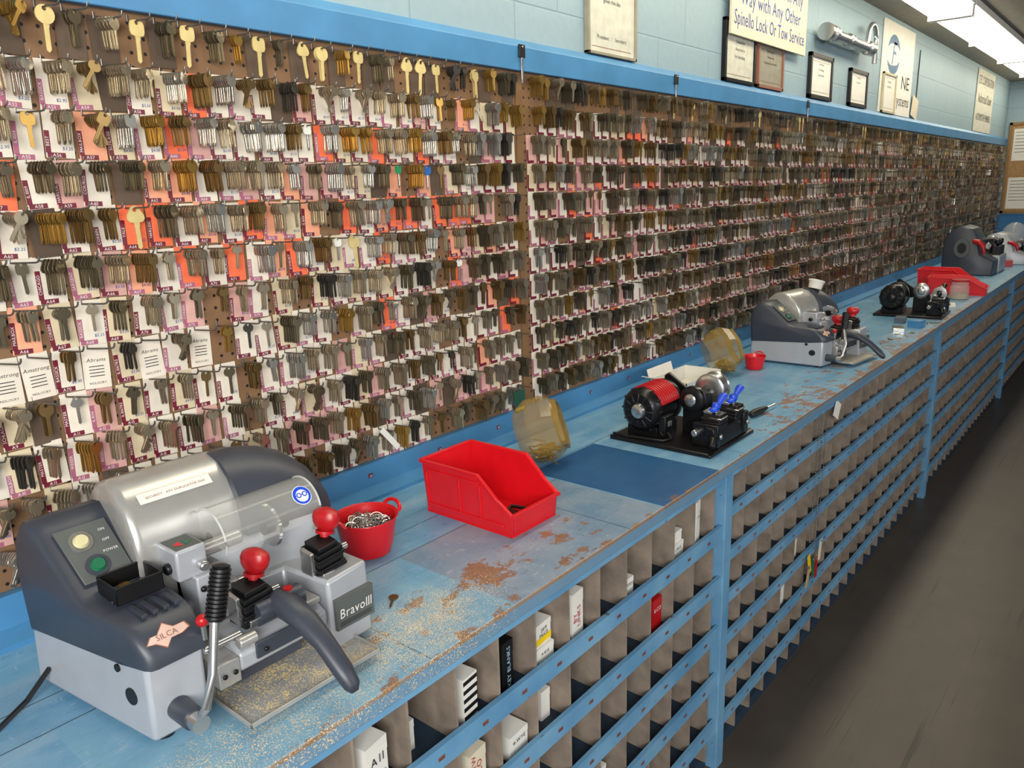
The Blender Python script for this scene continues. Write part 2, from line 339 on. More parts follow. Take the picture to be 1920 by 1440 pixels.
for c in range(NCN):
    for r in range(12):
        x=X0+c*colP+R.uniform(-.004,.004); z=rowz(r)+R.uniform(-.003,.003)
        yaw=min(.6,max(0,.92-math.atan(x/1.5)))*R.uniform(.6,1.2)
        hx=x-.020*math.sin(yaw)-.002
        h=bpy.data.objects.new('peg_hook',HM); h.location=(hx,-.006,z); h.rotation_euler=(0,0,yaw); COL.objects.link(h)
        tag(h,label='thin steel wire hook in brown pegboard',category='hook',group='wire hooks on the pegboard')
        cc=cardcol(x,r)
        printed=(r==7 and c in (0,1,2,4,6,8))
        if printed: cc=0
        if cc is not None:
            b=B(); w=.0235; th=R.uniform(-.06,.06); rot=RY(th); cm=M_card[cc]; H=.080
            b.add([(-w,0,.006-H),(w,0,.006-H),(w,0,.002),(w-.006,0,.008),(-w+.006,0,.008),(-w,0,.002)],[(0,1,2,3,4,5)],cm)
            b.add([(-w,.0006,.006-H),(w,.0006,.006-H),(w,.0006,.008),(-w,.0006,.008)],[(3,2,1,0)],cm)
            y=-.0004
            if printed:
                b.text('A'+R.choice(['brams','mstrong']),(0,y,-.024),(1,0,0),(.2,0,1),.010,M_ink)
                for k in range(4): b.quad([(-.013,y,-.032-k*.006),(.013,y,-.032-k*.006),(.013,y,-.0335-k*.006),(-.013,y,-.0335-k*.006)],M_ink)
                b.text('NOLOCRY',(0,y,-.066),(1,0,0),(0,0,1),.006,M_ink)
            elif cc!=5:
                sm=M_maroon if R.random()<.62 else M_mauve
                L=R.uniform(.035,.056); b.quad([(-w,y,-.066),(-w+.0085,y,-.066),(-w+.0085,y,-.066+L),(-w,y,-.066+L)],sm)
                s_=R.choice(strips); b.text(s_,(-w+.0065,2*y,-.065+L/2),(0,0,1),(-1,0,0),min(.0075,L/(len(s_)*.62)),M_wtext)
                b.quad([(-w+.002,y,-.0735),(.008,y,-.0735),(.008,y,-.065),(-w+.002,y,-.065)],sm)
                b.text('A%d'%(46+c+r*3 if r<8 else c+r),(-.006,2*y,-.0720),(1,0,0),(0,0,1),.008,M_wtext)
                if R.random()<.5: b.text(R.choice(['$2.25','$3.25','$3.50','$4.00','$2.95']),(.012,2*y,-.060),(1,0,0),(.1,0,1),.0075,M_binkk)
            me=b.mesh('price_card',smooth=0,fix=False)
            o=bpy.data.objects.new('price_card',me); o.location=(x,-.0085,z-.002); o.rotation_euler=(R.uniform(-.04,0),th,R.uniform(-.05,.05)); COL.objects.link(o)
            tag(o,label={0:'white paper card with maroon label tape',1:'cream paper card with maroon label tape',2:'pale pink paper card with label tape',3:'fluorescent orange paper card with label tape',4:'faded salmon paper card with label tape',5:'blank brown card behind the keys'}[cc]+' hanging on a hook',category='card',group='price cards on the pegboard')
        if printed: continue
        kc=over.get((c,r),keycol(x,r)); ks=R.randrange(4); fan=False; n=R.choice([4,5,6,6,7,8,9])
        if r>=6 and c<12: n=R.choice([1,2,3,4,5,6,7])
        if r==0: n=1 if kc==5 else R.choice([3,5])
        if kc>=5 and kc!=9: n=1
        if (R.random()<.08 or (r in (4,5,10,11) and c<5 and R.random()<.5)) and kc not in (5,): fan=True; n=R.choice([6,8,9])
        elif R.random()<.1: n=R.choice([1,2])
        if kc in (6,7,8): n=1; fan=False
        s1=R.uniform(.92,1.1)
        e=empty('key_bundle',(hx,-.0085,z-.0015),yaw,label={0:'bunch of nickel key blanks',1:'bunch of brass key blanks',2:'bunch of dark graphite key blanks',3:'bunch of shiny steel key blanks',4:'bunch of bronze key blanks',5:'large cream key blank',6:'blue-headed key blank',7:'green-headed key blank',8:'white-headed key blank',9:'bunch of dull grey-brown key blanks'}[kc]+' hanging on a wire hook',category='keys',group='key bunches on the pegboard')
        sp=min(.0066,.044/max(n,1)); sw=R.uniform(-.06,.06); me=KM[(ks,kc)]; y0=-.012 if n>2 else -.02
        for k in range(n):
            o=bpy.data.objects.new('key',me); o.parent=e; o.scale=(s1,1,s1)
            o.location=(0,y0-sp*k,0)
            a=sw+R.uniform(-.05,.05) if not fan else -.55+1.1*k/max(1,n-1)+R.uniform(-.06,.06)
            o.rotation_euler=(R.uniform(-.03,.03),a,R.uniform(-.15,.15)-(yaw*.9 if n<=2 else yaw*.5 if fan else 0)); COL.objects.link(o)
# far ones as stuff
fk=B();fc=B();fh=B()
KO=[(-.004,.004),(.004,.004),(.0110,-.004),(.0110,-.014),(.0038,-.022),(.0032,-.051),(0,-.055),(-.0032,-.051),(-.0038,-.022),(-.0110,-.014),(-.0110,-.004)]
KN=len(KO); KF=[tuple(range(KN))[::-1],tuple(range(KN,2*KN))]+[(i,(i+1)%KN,KN+(i+1)%KN,KN+i) for i in range(KN)]
for c in range(NCN,NC):
    for r in range(12):
        x=X0+c*colP+R.uniform(-.004,.004); z=rowz(r)+R.uniform(-.003,.003)
        if abs(x-1.84)<.022: continue
        fh.box((x-.0013,-.062,z-.0013),(x+.0013,-.006,z+.0013),M_hook)
        cc=cardcol(x,r)
        if cc is not None:
            w=.0235; t=R.uniform(-.05,.05); rot=RY(t); o=V((x,-.0085,z-.002))
            def Q(a,b_,c_,d,y,m): fc.quad([rot@V(p)+o for p in ((a,y,c_),(b_,y,c_),(b_,y,d),(a,y,d))],m)
            Q(-w,w,-.074,.008,0,M_card[cc])
            if cc!=5:
                sm=M_maroon if R.random()<.6 else M_mauve
                Q(-w,-w+.0085,-.066,-.066+R.uniform(.03,.055),-.0006,sm); Q(-w+.002,.01,-.0735,-.065,-.0006,sm)
        kc=keycol(x,r); n=R.choice([4,5,6,7,8,8]) if c<90 else R.choice([4,5,6])
        if x>2 and R.random()<.25: kc=R.choice([9,4,9,2])
        if kc==5: n=1
        if R.random()<.13: n=R.choice([1,2])
        if c>40 and R.random()<.05: continue
        sp=min(.0070,.046/n); sw=R.uniform(-.06,.06); fan=R.random()<.06; zz=R.uniform(-.1,.15); s1=R.uniform(.9,1.08)
        for k in range(n):
            a=sw+R.uniform(-.05,.05) if not fan else -.5+1.0*k/max(1,n-1); rot=RZ(zz+R.uniform(-.1,.1))@RY(a)
            o=V((x,-.016-sp*k,z))
            f=1.25 if kc==5 else s1
            fk.add([rot@V((p[0]*f,-.001,p[1]*f))+o for p in KO]+[rot@V((p[0]*f,.001,p[1]*f))+o for p in KO],KF,M_key[kc])
fh.obj('peg_hook',org=(5,-.006,1.1),smooth=0,fix=False,kind='stuff',label='rows of wire hooks continuing along the pegboard',category='hooks')
fc.obj('price_card',org=(5,-.008,1.1),smooth=0,fix=False,kind='stuff',label='rows of white, pink and orange key cards on hooks',category='cards')
fk.obj('key_bundle',org=(5,-.014,1.1),smooth=0,fix=False,kind='stuff',label='dense rows of hanging key blanks along the pegboard',category='keys')
b=B().box((1.70,-.075,1.085),(1.75,-.073,1.15),mat('green_card','#1b4f3c',.5)).box((1.705,-.0755,1.09),(1.745,-.0752,1.10),M_yellow); b.obj('packet',org=(1.725,-.074,1.085),smooth=0,label='green blister packet hanging at the bottom of the pegboard',category='packet')
b=B().box((1.20,-.078,1.10),(1.215,-.077,1.18),M_white,RY(-.7)); b.obj('paper_tag',org=(1.21,-.077,1.14),smooth=0,label='long white paper tag tied to a key bunch',category='tag')
for x,m in ((1.83,M_black),(2.745,M_black),(4.14,M_black)):
    b=B().box((x-.0135,-.036,2.10),(x+.0135,-.031,2.135),m).box((x-.004,-.0355,2.03),(x+.004,-.032,2.10),M_steel)
    b.cyl((x,-.03,2.128),(x,-.04,2.128),.003,M_steel,n=8)
    b.obj('car_key',org=(x,-.033,2.08),bevel=.0015,label='black-headed car key hanging on the blue board',category='key',group='car keys on the blue board')
# ---------------------------------------------------------------- counter
B().box((-.9,-.67,.957),(10.43,-.001,CT),M_counter).obj('countertop',org=(0,0,0),bevel=.002,smooth=0,label='long worn blue painted wooden countertop with chipped edge',category='countertop')
def cabinet(x0,x1,zs,pitch,lab,text,rh):
    e=empty('pigeonhole_cabinet',((x0+x1)/2,-.35,0),label=lab,category='cabinet',group='pigeonhole cabinets under the counter')
    o=e.location.copy()
    def ch(b,n,**k): return b.obj(n,parent=e,org=o,**k)
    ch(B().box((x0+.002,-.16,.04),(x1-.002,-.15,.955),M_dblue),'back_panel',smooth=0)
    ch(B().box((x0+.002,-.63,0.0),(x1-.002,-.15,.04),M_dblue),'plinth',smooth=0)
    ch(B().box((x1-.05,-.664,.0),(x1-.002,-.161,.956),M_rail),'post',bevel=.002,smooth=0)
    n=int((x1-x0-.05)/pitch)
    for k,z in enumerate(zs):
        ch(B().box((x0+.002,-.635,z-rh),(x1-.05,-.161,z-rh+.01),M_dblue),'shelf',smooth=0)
        b=B().box((x0+.002,-.659,z-rh-.002),(x1-.05,-.648,z),M_rail)
        for i in range(n):
            x=x0+.06+i*pitch; zc=z-rh/2-.001; b.quad([(x,-.6598,zc-.004),(x+.016,-.6598,zc-.004),(x+.016,-.6598,zc+.004),(x,-.6598,zc+.004)],M_label)
            if text: b.text('A%d'%(10+i+k*n),(x+.008,-.6602,zc-.003),(1,0,0),(0,0,1),.0075,M_ink)
        ch(b,'rail',smooth=0,fix=False)
    ch(B().box((x0+.002,-.661,.938),(x1-.05,-.65,.9565),M_rail),'top_rail',smooth=0)
    for i in range(1,n+1):
        x=x0+.01+i*pitch; t=.0025; lean=R.uniform(-.002,.002)
        b=B(); b.loft([[(x-t+lean,-.645,.041),(x-t,-.161,.041),(x-t,-.161,.937),(x-t-lean,-.645,.937)],[(x+t+lean,-.645,.041),(x+t,-.161,.041),(x+t,-.161,.937),(x+t-lean,-.645,.937)]],M_div)
        ch(b,'divider',smooth=0)
    return n
zl=[.806-.157*i for i in range(5)]; zr=[.846-.137*i for i in range(6)]; RHL=.042; RHR=.032
cabinet(-.78,1.945,zl,.1145,'blue pigeonhole cabinet with brown hardboard dividers and large cubbies',True,RHL)
cabs=((1.945,4.57),(4.57,7.13),(7.13,10.42))
for a,b_ in cabs:
    cabinet(a,b_,zr,.1145,'blue pigeonhole cabinet with tight rows of brown-divided cubbies',False,RHR)
def carton(x,y,z,w,d,h,m,txt=None,tm=None,rot=0,vert=False,lab='small white carton of key blanks in a cubby',band=None):
    b=B().box((-w/2,-d/2,0),(w/2,d/2,h),m)
    b.box((-w/2-.0006,-d/2-.0006,h*.75),(w/2+.0006,d/2,h+.0006),m)
    yy=-d/2-.0012
    if band: b.quad([(-w/2,yy,h*.1),(w/2,yy,h*.1),(w/2,yy,h*.4),(-w/2,yy,h*.4)],band)
    if txt:
        for i,t in enumerate(txt):
            if vert: b.text(t,(w*.2-i*w*.35,yy-.0004,h/2),(0,0,1),(-1,0,0),min(w*.42,h/(len(t)*.7)),tm)
            else: b.text(t,(0,yy-.0004,h*.62-i*h*.24),(1,0,0),(0,0,1),min(h*.24,w/(len(t)*.75)),tm)
    ob=b.obj('carton',smooth=0,fix=False,label=lab,category='box',group='small cartons in the cubbies'); ob.location=(x,y,z); ob.rotation_euler=(0,0,rot); return ob
def cx(i): return -.78+.01+.1145*(i+.5)
zs0=.806-RHL+.0105
carton(cx(12)-.01,-.59,zs0,.05,.09,.105,M_white,['A11','DB52620','X84'],M_ink,.15)
carton(cx(13)-.02,-.55,zs0,.035,.09,.06,M_white)
b_=carton(cx(14)-.01,-.585,zs0,.04,.09,.10,M_white,None,None,.1,False,'black and white striped carton in a cubby')
for k in range(5): B().box((-.0204,-.0462,.015+k*.018),(.0204,-.0455,.023+k*.018),M_black).obj('black_stripe',parent=b_,smooth=0)
carton(cx(15)-.01,-.58,zs0,.035,.09,.11,M_black,['KEY BLANKS'],mat('pale_blue_ink','#9fc4d8'),.05,True,'black carton lettered in pale blue standing in a cubby')
carton(cx(16)-.01,-.585,zs0,.06,.09,.045,M_white,['A1013'],M_ink); carton(cx(16)-.01,-.585,zs0+.0465,.055,.08,.05,M_white,['2819','PRICE'],M_ink,.08,band=M_yellow)
carton(cx(17)-.01,-.58,zs0,.045,.1,.115,M_white,['UNKS','BY'],M_rink,.1,True)
carton(cx(19)-.02,-.58,zs0,.05,.09,.05,M_white,['GEMTEX'],M_ink); carton(cx(21),-.58,zs0,.065,.09,.045,M_white,['L-08-12'],M_ink,.05)
carton(cx(21),-.58,zs0+.0465,.06,.08,.03,M_white); carton(cx(22)-.015,-.59,zs0,.035,.08,.13,M_white,['2-8-4'],M_ink,.2,False,'white carton standing up against the blue post')
z1=zl[1]-RHL+.0105
carton(cx(20)+.01,-.58,z1,.045,.09,.09,M_redd,['ILCO'],M_wtext,0,False,'red carton of key blanks in a cubby')
carton(cx(15)+.01,-.58,z1,.06,.1,.055,M_white,['4-WYE'],M_ink,.05); carton(cx(16)+.02,-.56,z1,.03,.09,.07,M_white); carton(cx(14),-.58,z1,.05,.1,.09,M_cream,['ILCO','NOISSYW'],M_rink,.1,True)
for r_ in range(1,5):
    for i in range(12,22):
        if r_==1 and i in (12,14,15,16,20): continue
        if R.random()<.33:
            t=R.choice([None,['IL1054'],['A1045'],['Y52'],None])
            carton(cx(i)+R.uniform(-.01,.01),R.uniform(-.58,-.48),zl[r_]-RHL+.0105,R.uniform(.03,.055),.09,R.choice([.04,.05,.07,.04]),R.choice([M_white,M_white,M_cream]),t,M_ink,R.uniform(-.1,.1))
for a,b_ in cabs:
    for i in range(1,21):
        x=a+.01+.1145*(i+.5)
        for r_ in range(6):
            if R.random()<.14: carton(x+R.uniform(-.012,.012),R.uniform(-.59,-.55),zr[r_]-RHR+.0105,R.uniform(.03,.05),.08,R.choice([.04,.05,.07]),R.choice([M_white,M_white,M_cream,M_redd,M_cream]),None,None,R.uniform(-.08,.08),lab='small paper carton of key blanks in a cubby')
# ---------------------------------------------------------------- silver key machine
def bravo(loc,rot,first,lab):
    e=empty('key_cutting_machine',loc,rot,label=lab,category='key machine')
    o=V((.567,-.35,.99))
    def ch(b,n,bevel=0,parent=None,**k): 
        return b.obj(n,parent=parent or e,org=o,bevel=bevel,**k)
    fp=[(.376,-.512,1.128),(.459,-.515,1.128),(.466,-.42,1.13),(.664,-.42,1.12),(.668,-.535,1.125),(.755,-.530,1.13),(.80,-.21,1.09),(.334,-.21,1.09)]
    b=B(); b.loft([[(p[0],p[1],.998) for p in fp],[((p[0]-.567)*.985+.567,p[1]*.99-.0035,p[2]) for p in fp]],M_silver)
    ch(b,'base',.006)
    for x,y in ((.40,-.49),(.73,-.49),(.36,-.23),(.77,-.23)): ch(B().cyl((x,y,.99),(x,y,1.0),.014,M_black),'rubber_foot')
    nv=V((-.99,-.138,.02))
    for (y,z,r) in ((-.445,1.095,.006),(-.47,1.058,.013)):
        c=V((.376-.139*(y+.512)+.0015,y,z)); ch(B().cyl(c-nv*.008,c+nv*.0018,r,M_black,n=24),'side_plug')
    prof=[(-.207,1.085),(-.20,1.19),(-.21,1.24),(-.235,1.272),(-.262,1.276),(-.285,1.258),(-.365,1.178),(-.385,1.172),(-.46,1.166),(-.487,1.160),(-.516,1.128),(-.518,1.108),(-.46,1.10)]
    def xl(x,y): return x+.042*((-.2-y)/.31)*(1 if x<.42 else 0)
    def sh(f,x): 
        cy,cz=-.35,1.15; return [(xl(x,p[0]),cy+(p[0]-cy)*f,cz+(p[1]-cz)*f) for p in prof]
    b=B(); b.loft([sh(.86,.3325),sh(.95,.335),sh(.99,.342),sh(1,.351),sh(1,.462),sh(.97,.466)],M_dark); ch(b,'side_shell',smooth=50)
    b=B()
    for k in range(4): b.box((.40+k*.016,-.475,1.1655),(.408+k*.016,-.43,1.1715),M_dark)
    ch(b,'vent_ribs',.001)
    d=V((0,-.08,-.08)).normalized(); n_=V((0,-.7071,.7071)); p0=V((.365,-.288,1.256))+n_*.0015
    pts=[p0,p0+V((.075,0,0)),p0+V((.082,0,0))+d*.095,p0+V((.01,0,0))+d*.095]
    b=B(); b.loft([pts,[q+n_*.003 for q in pts]],M_dark2); ch(b,'control_panel',.001)
    for k,(xx,t,m,nm) in enumerate(((.395,.028,M_yel,'power_button'),(.402,.072,M_green,'start_button'))):
        c=V((xx,-.288,1.256))+d*t+n_*.004
        b=B().cyl(c,c+n_*.003,.017,M_steel if k==0 else M_dark); b.cyl(c+n_*.003,c+n_*.008,.0115,m,r2=.009); ch(b,nm)
    b=B(); c=V((.428,-.288,1.256))+n_*.0055
    for k,t in enumerate(('ON','OFF','POWER')): b.text(t,c+d*(.02+.018*k),(1,0,0),-d,.006,M_wtext)
    ch(b,'button_lettering',smooth=0,fix=False)
    cov=[(-.205,1.10),(-.20,1.2),(-.205,1.245),(-.222,1.28),(-.25,1.304),(-.285,1.312),(-.318,1.302),(-.345,1.277),(-.365,1.24),(-.372,1.20),(-.372,1.10)]
    b=B(); b.loft([[(x,-.285+(p[0]+.285)*f,1.15+(p[1]-1.15)*f) for p in cov] for x,f in ((.448,.95),(.452,.985),(.462,1),(.625,1))],M_silver2); ch(b,'motor_cover',smooth=50)
    if first:
        q0=V((0,-.3195,1.3015)); q1=V((0,-.3445,1.2785)); nn=V((0,-.68,.73))*.0015; q0=q1+(q0-q1)*.55
        b=B().quad([V((.475,0,0))+q1+nn,V((.595,0,0))+q1+nn,V((.595,0,0))+q0+nn,V((.475,0,0))+q0+nn],M_white)
        b.text('SECURITY - KEY DUPLICATOR 5543',V((.535,0,0))+q1+nn*1.5+(q0-q1)*.35,(1,0,0),(q0-q1).normalized(),.006,M_brown); ch(b,'white_sticker',smooth=0,fix=False)
    b=B(); rr=[]
    for x,f,g in ((.62,1.008,1.01),(.66,1.02,1.0),(.71,1.015,.93),(.755,1.0,.79),(.785,.95,.62),(.80,.85,.47)):
        rr.append([(x,-.295+(p[0]+.285)*f*1.08,1.16+(max(p[1],1.185)-1.16)*g) for p in cov])
    b.loft(rr,M_dark); ch(b,'cowl',smooth=60)
    b=B().prism('x',[(-.215,1.085),(-.215,1.195),(-.37,1.195),(-.385,1.16),(-.40,1.10),(-.40,1.07)],.50,.777,M_silver); ch(b,'rear_housing',.006)
    b=B().box((.478,-.43,1.172),(.527,-.365,1.222),M_silver); ch(b,'tracer_head',.004)
    b=B().quad([(.482,-.425,1.2225),(.523,-.425,1.2225),(.523,-.375,1.2225),(.482,-.375,1.2225)],M_dark2)
    b.add([(.487,-.405,1.223),(.50,-.415,1.223),(.50,-.395,1.223)],[(0,1,2)],M_red).add([(.518,-.405,1.223),(.505,-.415,1.223),(.505,-.395,1.223)],[(0,2,1)],M_green); ch(b,'arrow_sticker',smooth=0,fix=False)
    b=B().box((.50,-.44,1.09),(.555,-.37,1.175),M_silver).cyl((.527,-.40,1.197),(.60,-.40,1.197),.012,M_silver2).cyl((.515,-.445,1.19),(.515,-.43,1.19),.008,M_steel).cyl((.47,-.405,1.19),(.48,-.405,1.19),.009,M_black)
    b.cyl((.528,-.44,1.13),(.528,-.452,1.13),.007,M_steel).cyl((.508,-.44,1.155),(.508,-.447,1.155),.005,M_blackm).box((.548,-.43,1.10),(.575,-.385,1.14),M_silver2).cyl((.575,-.405,1.12),(.60,-.405,1.12),.01,M_steel); ch(b,'spindle_bracket',.003)
    b=B(); n=72; c=V((.655,-.40,1.195)); rg=[]
    for xx in (-.003,.003):
        rg.append([c+V((xx,(.037 if i%2 else .0345)*math.cos(2*math.pi*i/n),(.037 if i%2 else .0345)*math.sin(2*math.pi*i/n))) for i in range(n)])
    b.loft(rg,M_steel); b.cyl(c-V((.012,0,0)),c+V((.03,0,0)),.014,M_blackm); ch(b,'cutter_wheel',smooth=20)
    if first:
        b=B(); n=26; c=V((0,-.395,1.207)); r=.050
        arc=[math.radians(-15+ i*(215)/(n-1)) for i in range(n)]
        def P(x,a,r=r): return (x,c.y-r*math.cos(a),c.z+r*math.sin(a))
        vs=[P(.552,a) for a in arc]+[P(.730,a) for a in arc]; b.add(vs,[(i,i+1,n+i+1,n+i) for i in range(n-1)],M_clear)
        vs=[P(.552,a) for a in arc]+[P(.552,a,.012) for a in arc]; b.add(vs,[(i,i+1,n+i+1,n+i) for i in range(n-1)],M_clear)
        for xx in (.552,.730): b.tube([P(xx,a) for a in arc],.0018,mat('plastic_edge','#cfd1ce',.2,alpha=.8),6)
        b.box((.552,-.352,1.19),(.730,-.346,1.20),M_clear); ch(b,'clear_shield',fix=False)
        nn=V((0,-.75,.66)); cc=V((.702,c.y,c.z))+nn*.0515; u=V((1,0,0)); v=nn.cross(u)*-1
        if v.z<0: v=-v
        b=B().cyl(cc,cc+nn*.0008,.0175,M_wtext,n=28).cyl(cc+nn*.0006,cc+nn*.0011,.0162,M_blue,n=28)
        def disc(p,r,m,h): b.add([cc+nn*h+u*(p[0]+r*math.cos(2*math.pi*i/16))+v*(p[1]+r*math.sin(2*math.pi*i/16)) for i in range(16)],[tuple(range(16))],m)
        disc((0,-.001),.0115,M_wtext,.0013)
        for s_ in (-1,1): disc((s_*.0055,.001),.0048,M_blue,.0015); disc((s_*.0055,.001),.0028,M_wtext,.0017)
        b.quad([cc+nn*.0015+u*p[0]+v*p[1] for p in ((-.012,.0005),(.012,.0005),(.012,.002),(-.012,.002))],M_blue)
        ch(b,'blue_safety_sticker',smooth=0,fix=False)
        c=V((.763,-.3845,1.162))
        b=B().add([c+V((-.013,-.0115,-.012)),c+V((.013,-.0115,-.012)),c+V((0,-.0015,.013))],[(0,1,2)],M_yellow)
        b.text('!',c+V((0,-.0110,-.009)),(1,0,0),(0,.4,1),.017,M_ink); ch(b,'warning_sticker',smooth=0,fix=False)
    b=B().prism('x',[(-.43,1.03),(-.43,1.088),(-.50,1.092),(-.530,1.075),(-.530,1.05),(-.50,1.03)],.505,.664,M_silver); ch(b,'carriage',.005)
    b=B().box((.47,-.53,1.035),(.505,-.44,1.075),M_silver2).box((.53,-.536,1.058),(.64,-.531,1.085),M_dark).box((.51,-.50,1.012),(.63,-.44,1.035),M_dark)
    b.cyl((.45,-.47,1.045),(.75,-.47,1.045),.011,M_steel).cyl((.46,-.515,1.10),(.52,-.515,1.10),.006,M_steel).cyl((.505,-.53,1.095),(.535,-.53,1.095),.009,M_silver2)
    for q in ((.478,-.531,1.055),(.495,-.531,1.055),(.545,-.537,1.07),(.625,-.537,1.07)): b.cyl(q,(q[0],q[1]-.004,q[2]),.004,M_blackm,n=10)
    b.box((.60,-.52,1.09),(.66,-.48,1.10),M_silver2); ch(b,'carriage_guide',.002)
    for xv in (.567,.705):
        b=B(); Rm=RX(.12)@RY(-.10); pv=(xv,-.475,1.09); dz=.0 if xv<.6 else .02
        b.box((xv-.03,-.50,1.088+dz),(xv+.03,-.452,1.112+dz),M_black,Rm,pv)
        for k in range(4): b.box((xv-.028+.002*(k%2),-.502+.002*(k%2),1.112+dz+k*.009),(xv+.026-.002*(k%2),-.452,1.1195+dz+k*.009),M_blackm,Rm,pv)
        b.box((xv-.02,-.495,1.147+dz),(xv+.018,-.455,1.156+dz),M_black,Rm,pv); b.box((xv-.034,-.49,1.10+dz),(xv-.026,-.46,1.15+dz),M_steel,Rm,pv)
        b.cyl((xv+.03,-.48,1.125+dz),(xv+.045,-.48,1.125+dz),.006,M_steel,n=12); b.box((xv-.026,-.508,1.094+dz),(xv+.0,-.502,1.106+dz),M_steel)
        ch(b,'vise',.0015)
        top=V((xv+.004,-.478,1.155+dz)); up=V((.25,.06,1)).normalized()
        b=B().cyl(top,top+up*.014,.008,M_redd)
        b.rev(top+up*.010,top+up*.05,[(0,.011),(.15,.019),(.35,.0245),(.6,.0265),(.8,.024),(.93,.016),(1,.006)],M_redd,20,sq=.68)
        b.cyl(top+up*.006,top+up*.011,.016,M_redd); ch(b,'clamp_knob')
    ch(B().sph((.463,-.518,1.150),.0095,M_redd).cyl((.463,-.518,1.12),(.463,-.518,1.145),.004,M_steel),'small_red_knob')
    ch(B().cyl((.612,-.505,1.105),(.612,-.505,1.125),.012,M_blackm).cyl((.612,-.505,1.124),(.612,-.505,1.132),.008,M_redd),'stop_button')
    b=B(); path=[((.590,-.505,1.115),.016,.022),((.592,-.535,1.118),.024,.019),((.596,-.57,1.105),.021,.015),((.60,-.61,1.078),.017,.012),((.603,-.645,1.045),.016,.0125),((.604,-.662,1.026),.013,.011),((.604,-.668,1.018),.006,.005)]
    rg=[]
    for i,(p,rw,rh) in enumerate(path):
        a=V(path[max(0,i-1)][0]); c=V(path[min(len(path)-1,i+1)][0]); d=(c-a).normalized(); u=V((1,0,0)); v=d.cross(u).normalized()
        rg.append([V(p)+u*rw*math.cos(t*math.pi/8)+v*rh*math.sin(t*math.pi/8) for t in range(16)])
    b.loft(rg,M_dark); b.cyl((.552,-.505,1.112),(.632,-.505,1.112),.019,M_dark); ch(b,'carriage_handle',smooth=60)
    pts=[(.415,-.562,1.033),(.425,-.575,1.055),(.440,-.575,1.10),(.455,-.562,1.145),(.463,-.555,1.165)]
    ch(B().tube(pts,.0065,M_steel,12),'lever_arm')
    b=B(); a=V((.463,-.555,1.163)); c=V((.487,-.548,1.238)); prof=[(0,.011)]
    for k in range(12): t=.04+k*.075; prof+=[(t,.0115),(t+.012,.0145),(t+.05,.0145),(t+.062,.0115)]
    b.rev(a,c,prof+[(.97,.013),(1,.006)],M_black,18); ch(b,'lever_grip')
    b=B().cyl((.415,-.512,1.034),(.415,-.555,1.034),.017,M_dark,r2=.016,n=24).cyl((.415,-.555,1.034),(.415,-.575,1.034),.013,M_steel); ch(b,'lever_pivot')
    b=B(); x0,x1,y0,y1,z=.472,.712,-.60,-.43,1.002
    b.box((x0,y0,z),(x1,y1,z+.002),M_tray)
    for q in (((x0,y0,z),(x1,y0+.003,z+.008)),((x0,y1-.003,z),(x1,y1,z+.012)),((x0,y0,z),(x0+.003,y1,z+.008)),((x1-.003,y0,z),(x1,y1,z+.008))): b.box(q[0],q[1],M_silver2)
    b.box((x0+.02,y1-.02,.992),(x1-.06,y1,z),M_silver2); ch(b,'chip_tray',.001)
    b=B().box((.674,-.5405,1.035),(.752,-.5315,1.09),M_dark2); b.text('BravoIII',(.713,-.5415,1.055),(1,0,0),(.08,0,1),.024,M_wtext,fit=.068)
    for k in range(3): b.quad([(.68,-.5412,1.041+k*.003),(.746,-.5412,1.041+k*.003),(.746,-.5412,1.042+k*.003),(.68,-.5412,1.042+k*.003)],M_black)
    ch(b,'name_plate',smooth=0,fix=False)
    dn=(V((0,-.516,1.128))-V((0,-.487,1.160))).normalized(); nn=V((0,dn.z,-dn.y)); nn=nn if nn.z>0 else -nn
    u=V((1,0,0)); c=V((.418,-.5015,1.144))+nn*.001; v=-dn; pts=[(-.030,-.004),(-.022,.004),(-.012,.004),(0,.015),(.012,.006),(.028,.006),(.032,-.002),(.020,-.006),(.004,-.006),(-.006,-.015),(-.018,-.006)]
    b=B().add([c+u*p[0]*1.05+v*p[1]*1.25 for p in pts],[tuple(range(len(pts)))],M_brown); b.add([c+nn*.0003+u*p[0]*.97+v*p[1]*1.12 for p in pts],[tuple(range(len(pts)))],mat('badge_pink','#d6b5a6',.5))
    b.text('SILCA',c+nn*.0008-v*.004,u,v,.0115,M_brown); ch(b,'maker_badge',smooth=0,fix=False)
    return e
bravo((.567,-.35,.99),0,True,'silver and charcoal key cutting machine with red knobs on the counter')
e3=bravo((3.37,-.36,.99),-.13,False,'silver and dark grey key cutting machine carrying a white cup'); e3.scale=(1,1,.9)
b=B(); x0,x1,y0,y1,z=.388,.457,-.428,-.365,1.1745
b.box((x0,y0,z),(x1,y1,z+.002),M_black)
for q in (((x0,y0),(x1,y0+.0025)),((x0,y1-.0025),(x1,y1)),((x0,y0),(x0+.0025,y1)),((x1-.0025,y0),(x1,y1))): b.box((q[0][0],q[0][1],z),(q[1][0],q[1][1],z+.028),M_black)
b.obj('parts_tray',org=(.43,-.39,z),bevel=.001,label='small black open tray on the key machine shelf',category='tray')
for k in range(2):
    o=bpy.data.objects.new('key',KM[(k%4,1 if k else 3)]); o.location=(.405+.014*k,-.375,1.1785+.0025*k); o.rotation_euler=(math.radians(-88),0,.5*k-.4); o.scale=(.8,.8,.8); COL.objects.link(o); tag(o,label='loose key blank in a black tray',category='key')
B().tube([(.34,-.25,1.03),(.30,-.26,1.0),(.24,-.30,.995),(.15,-.32,.995),(-.2,-.33,.995)],.004,M_black).obj('power_cord',org=(.1,-.3,.991),label='black power cord running along the counter',category='cord')
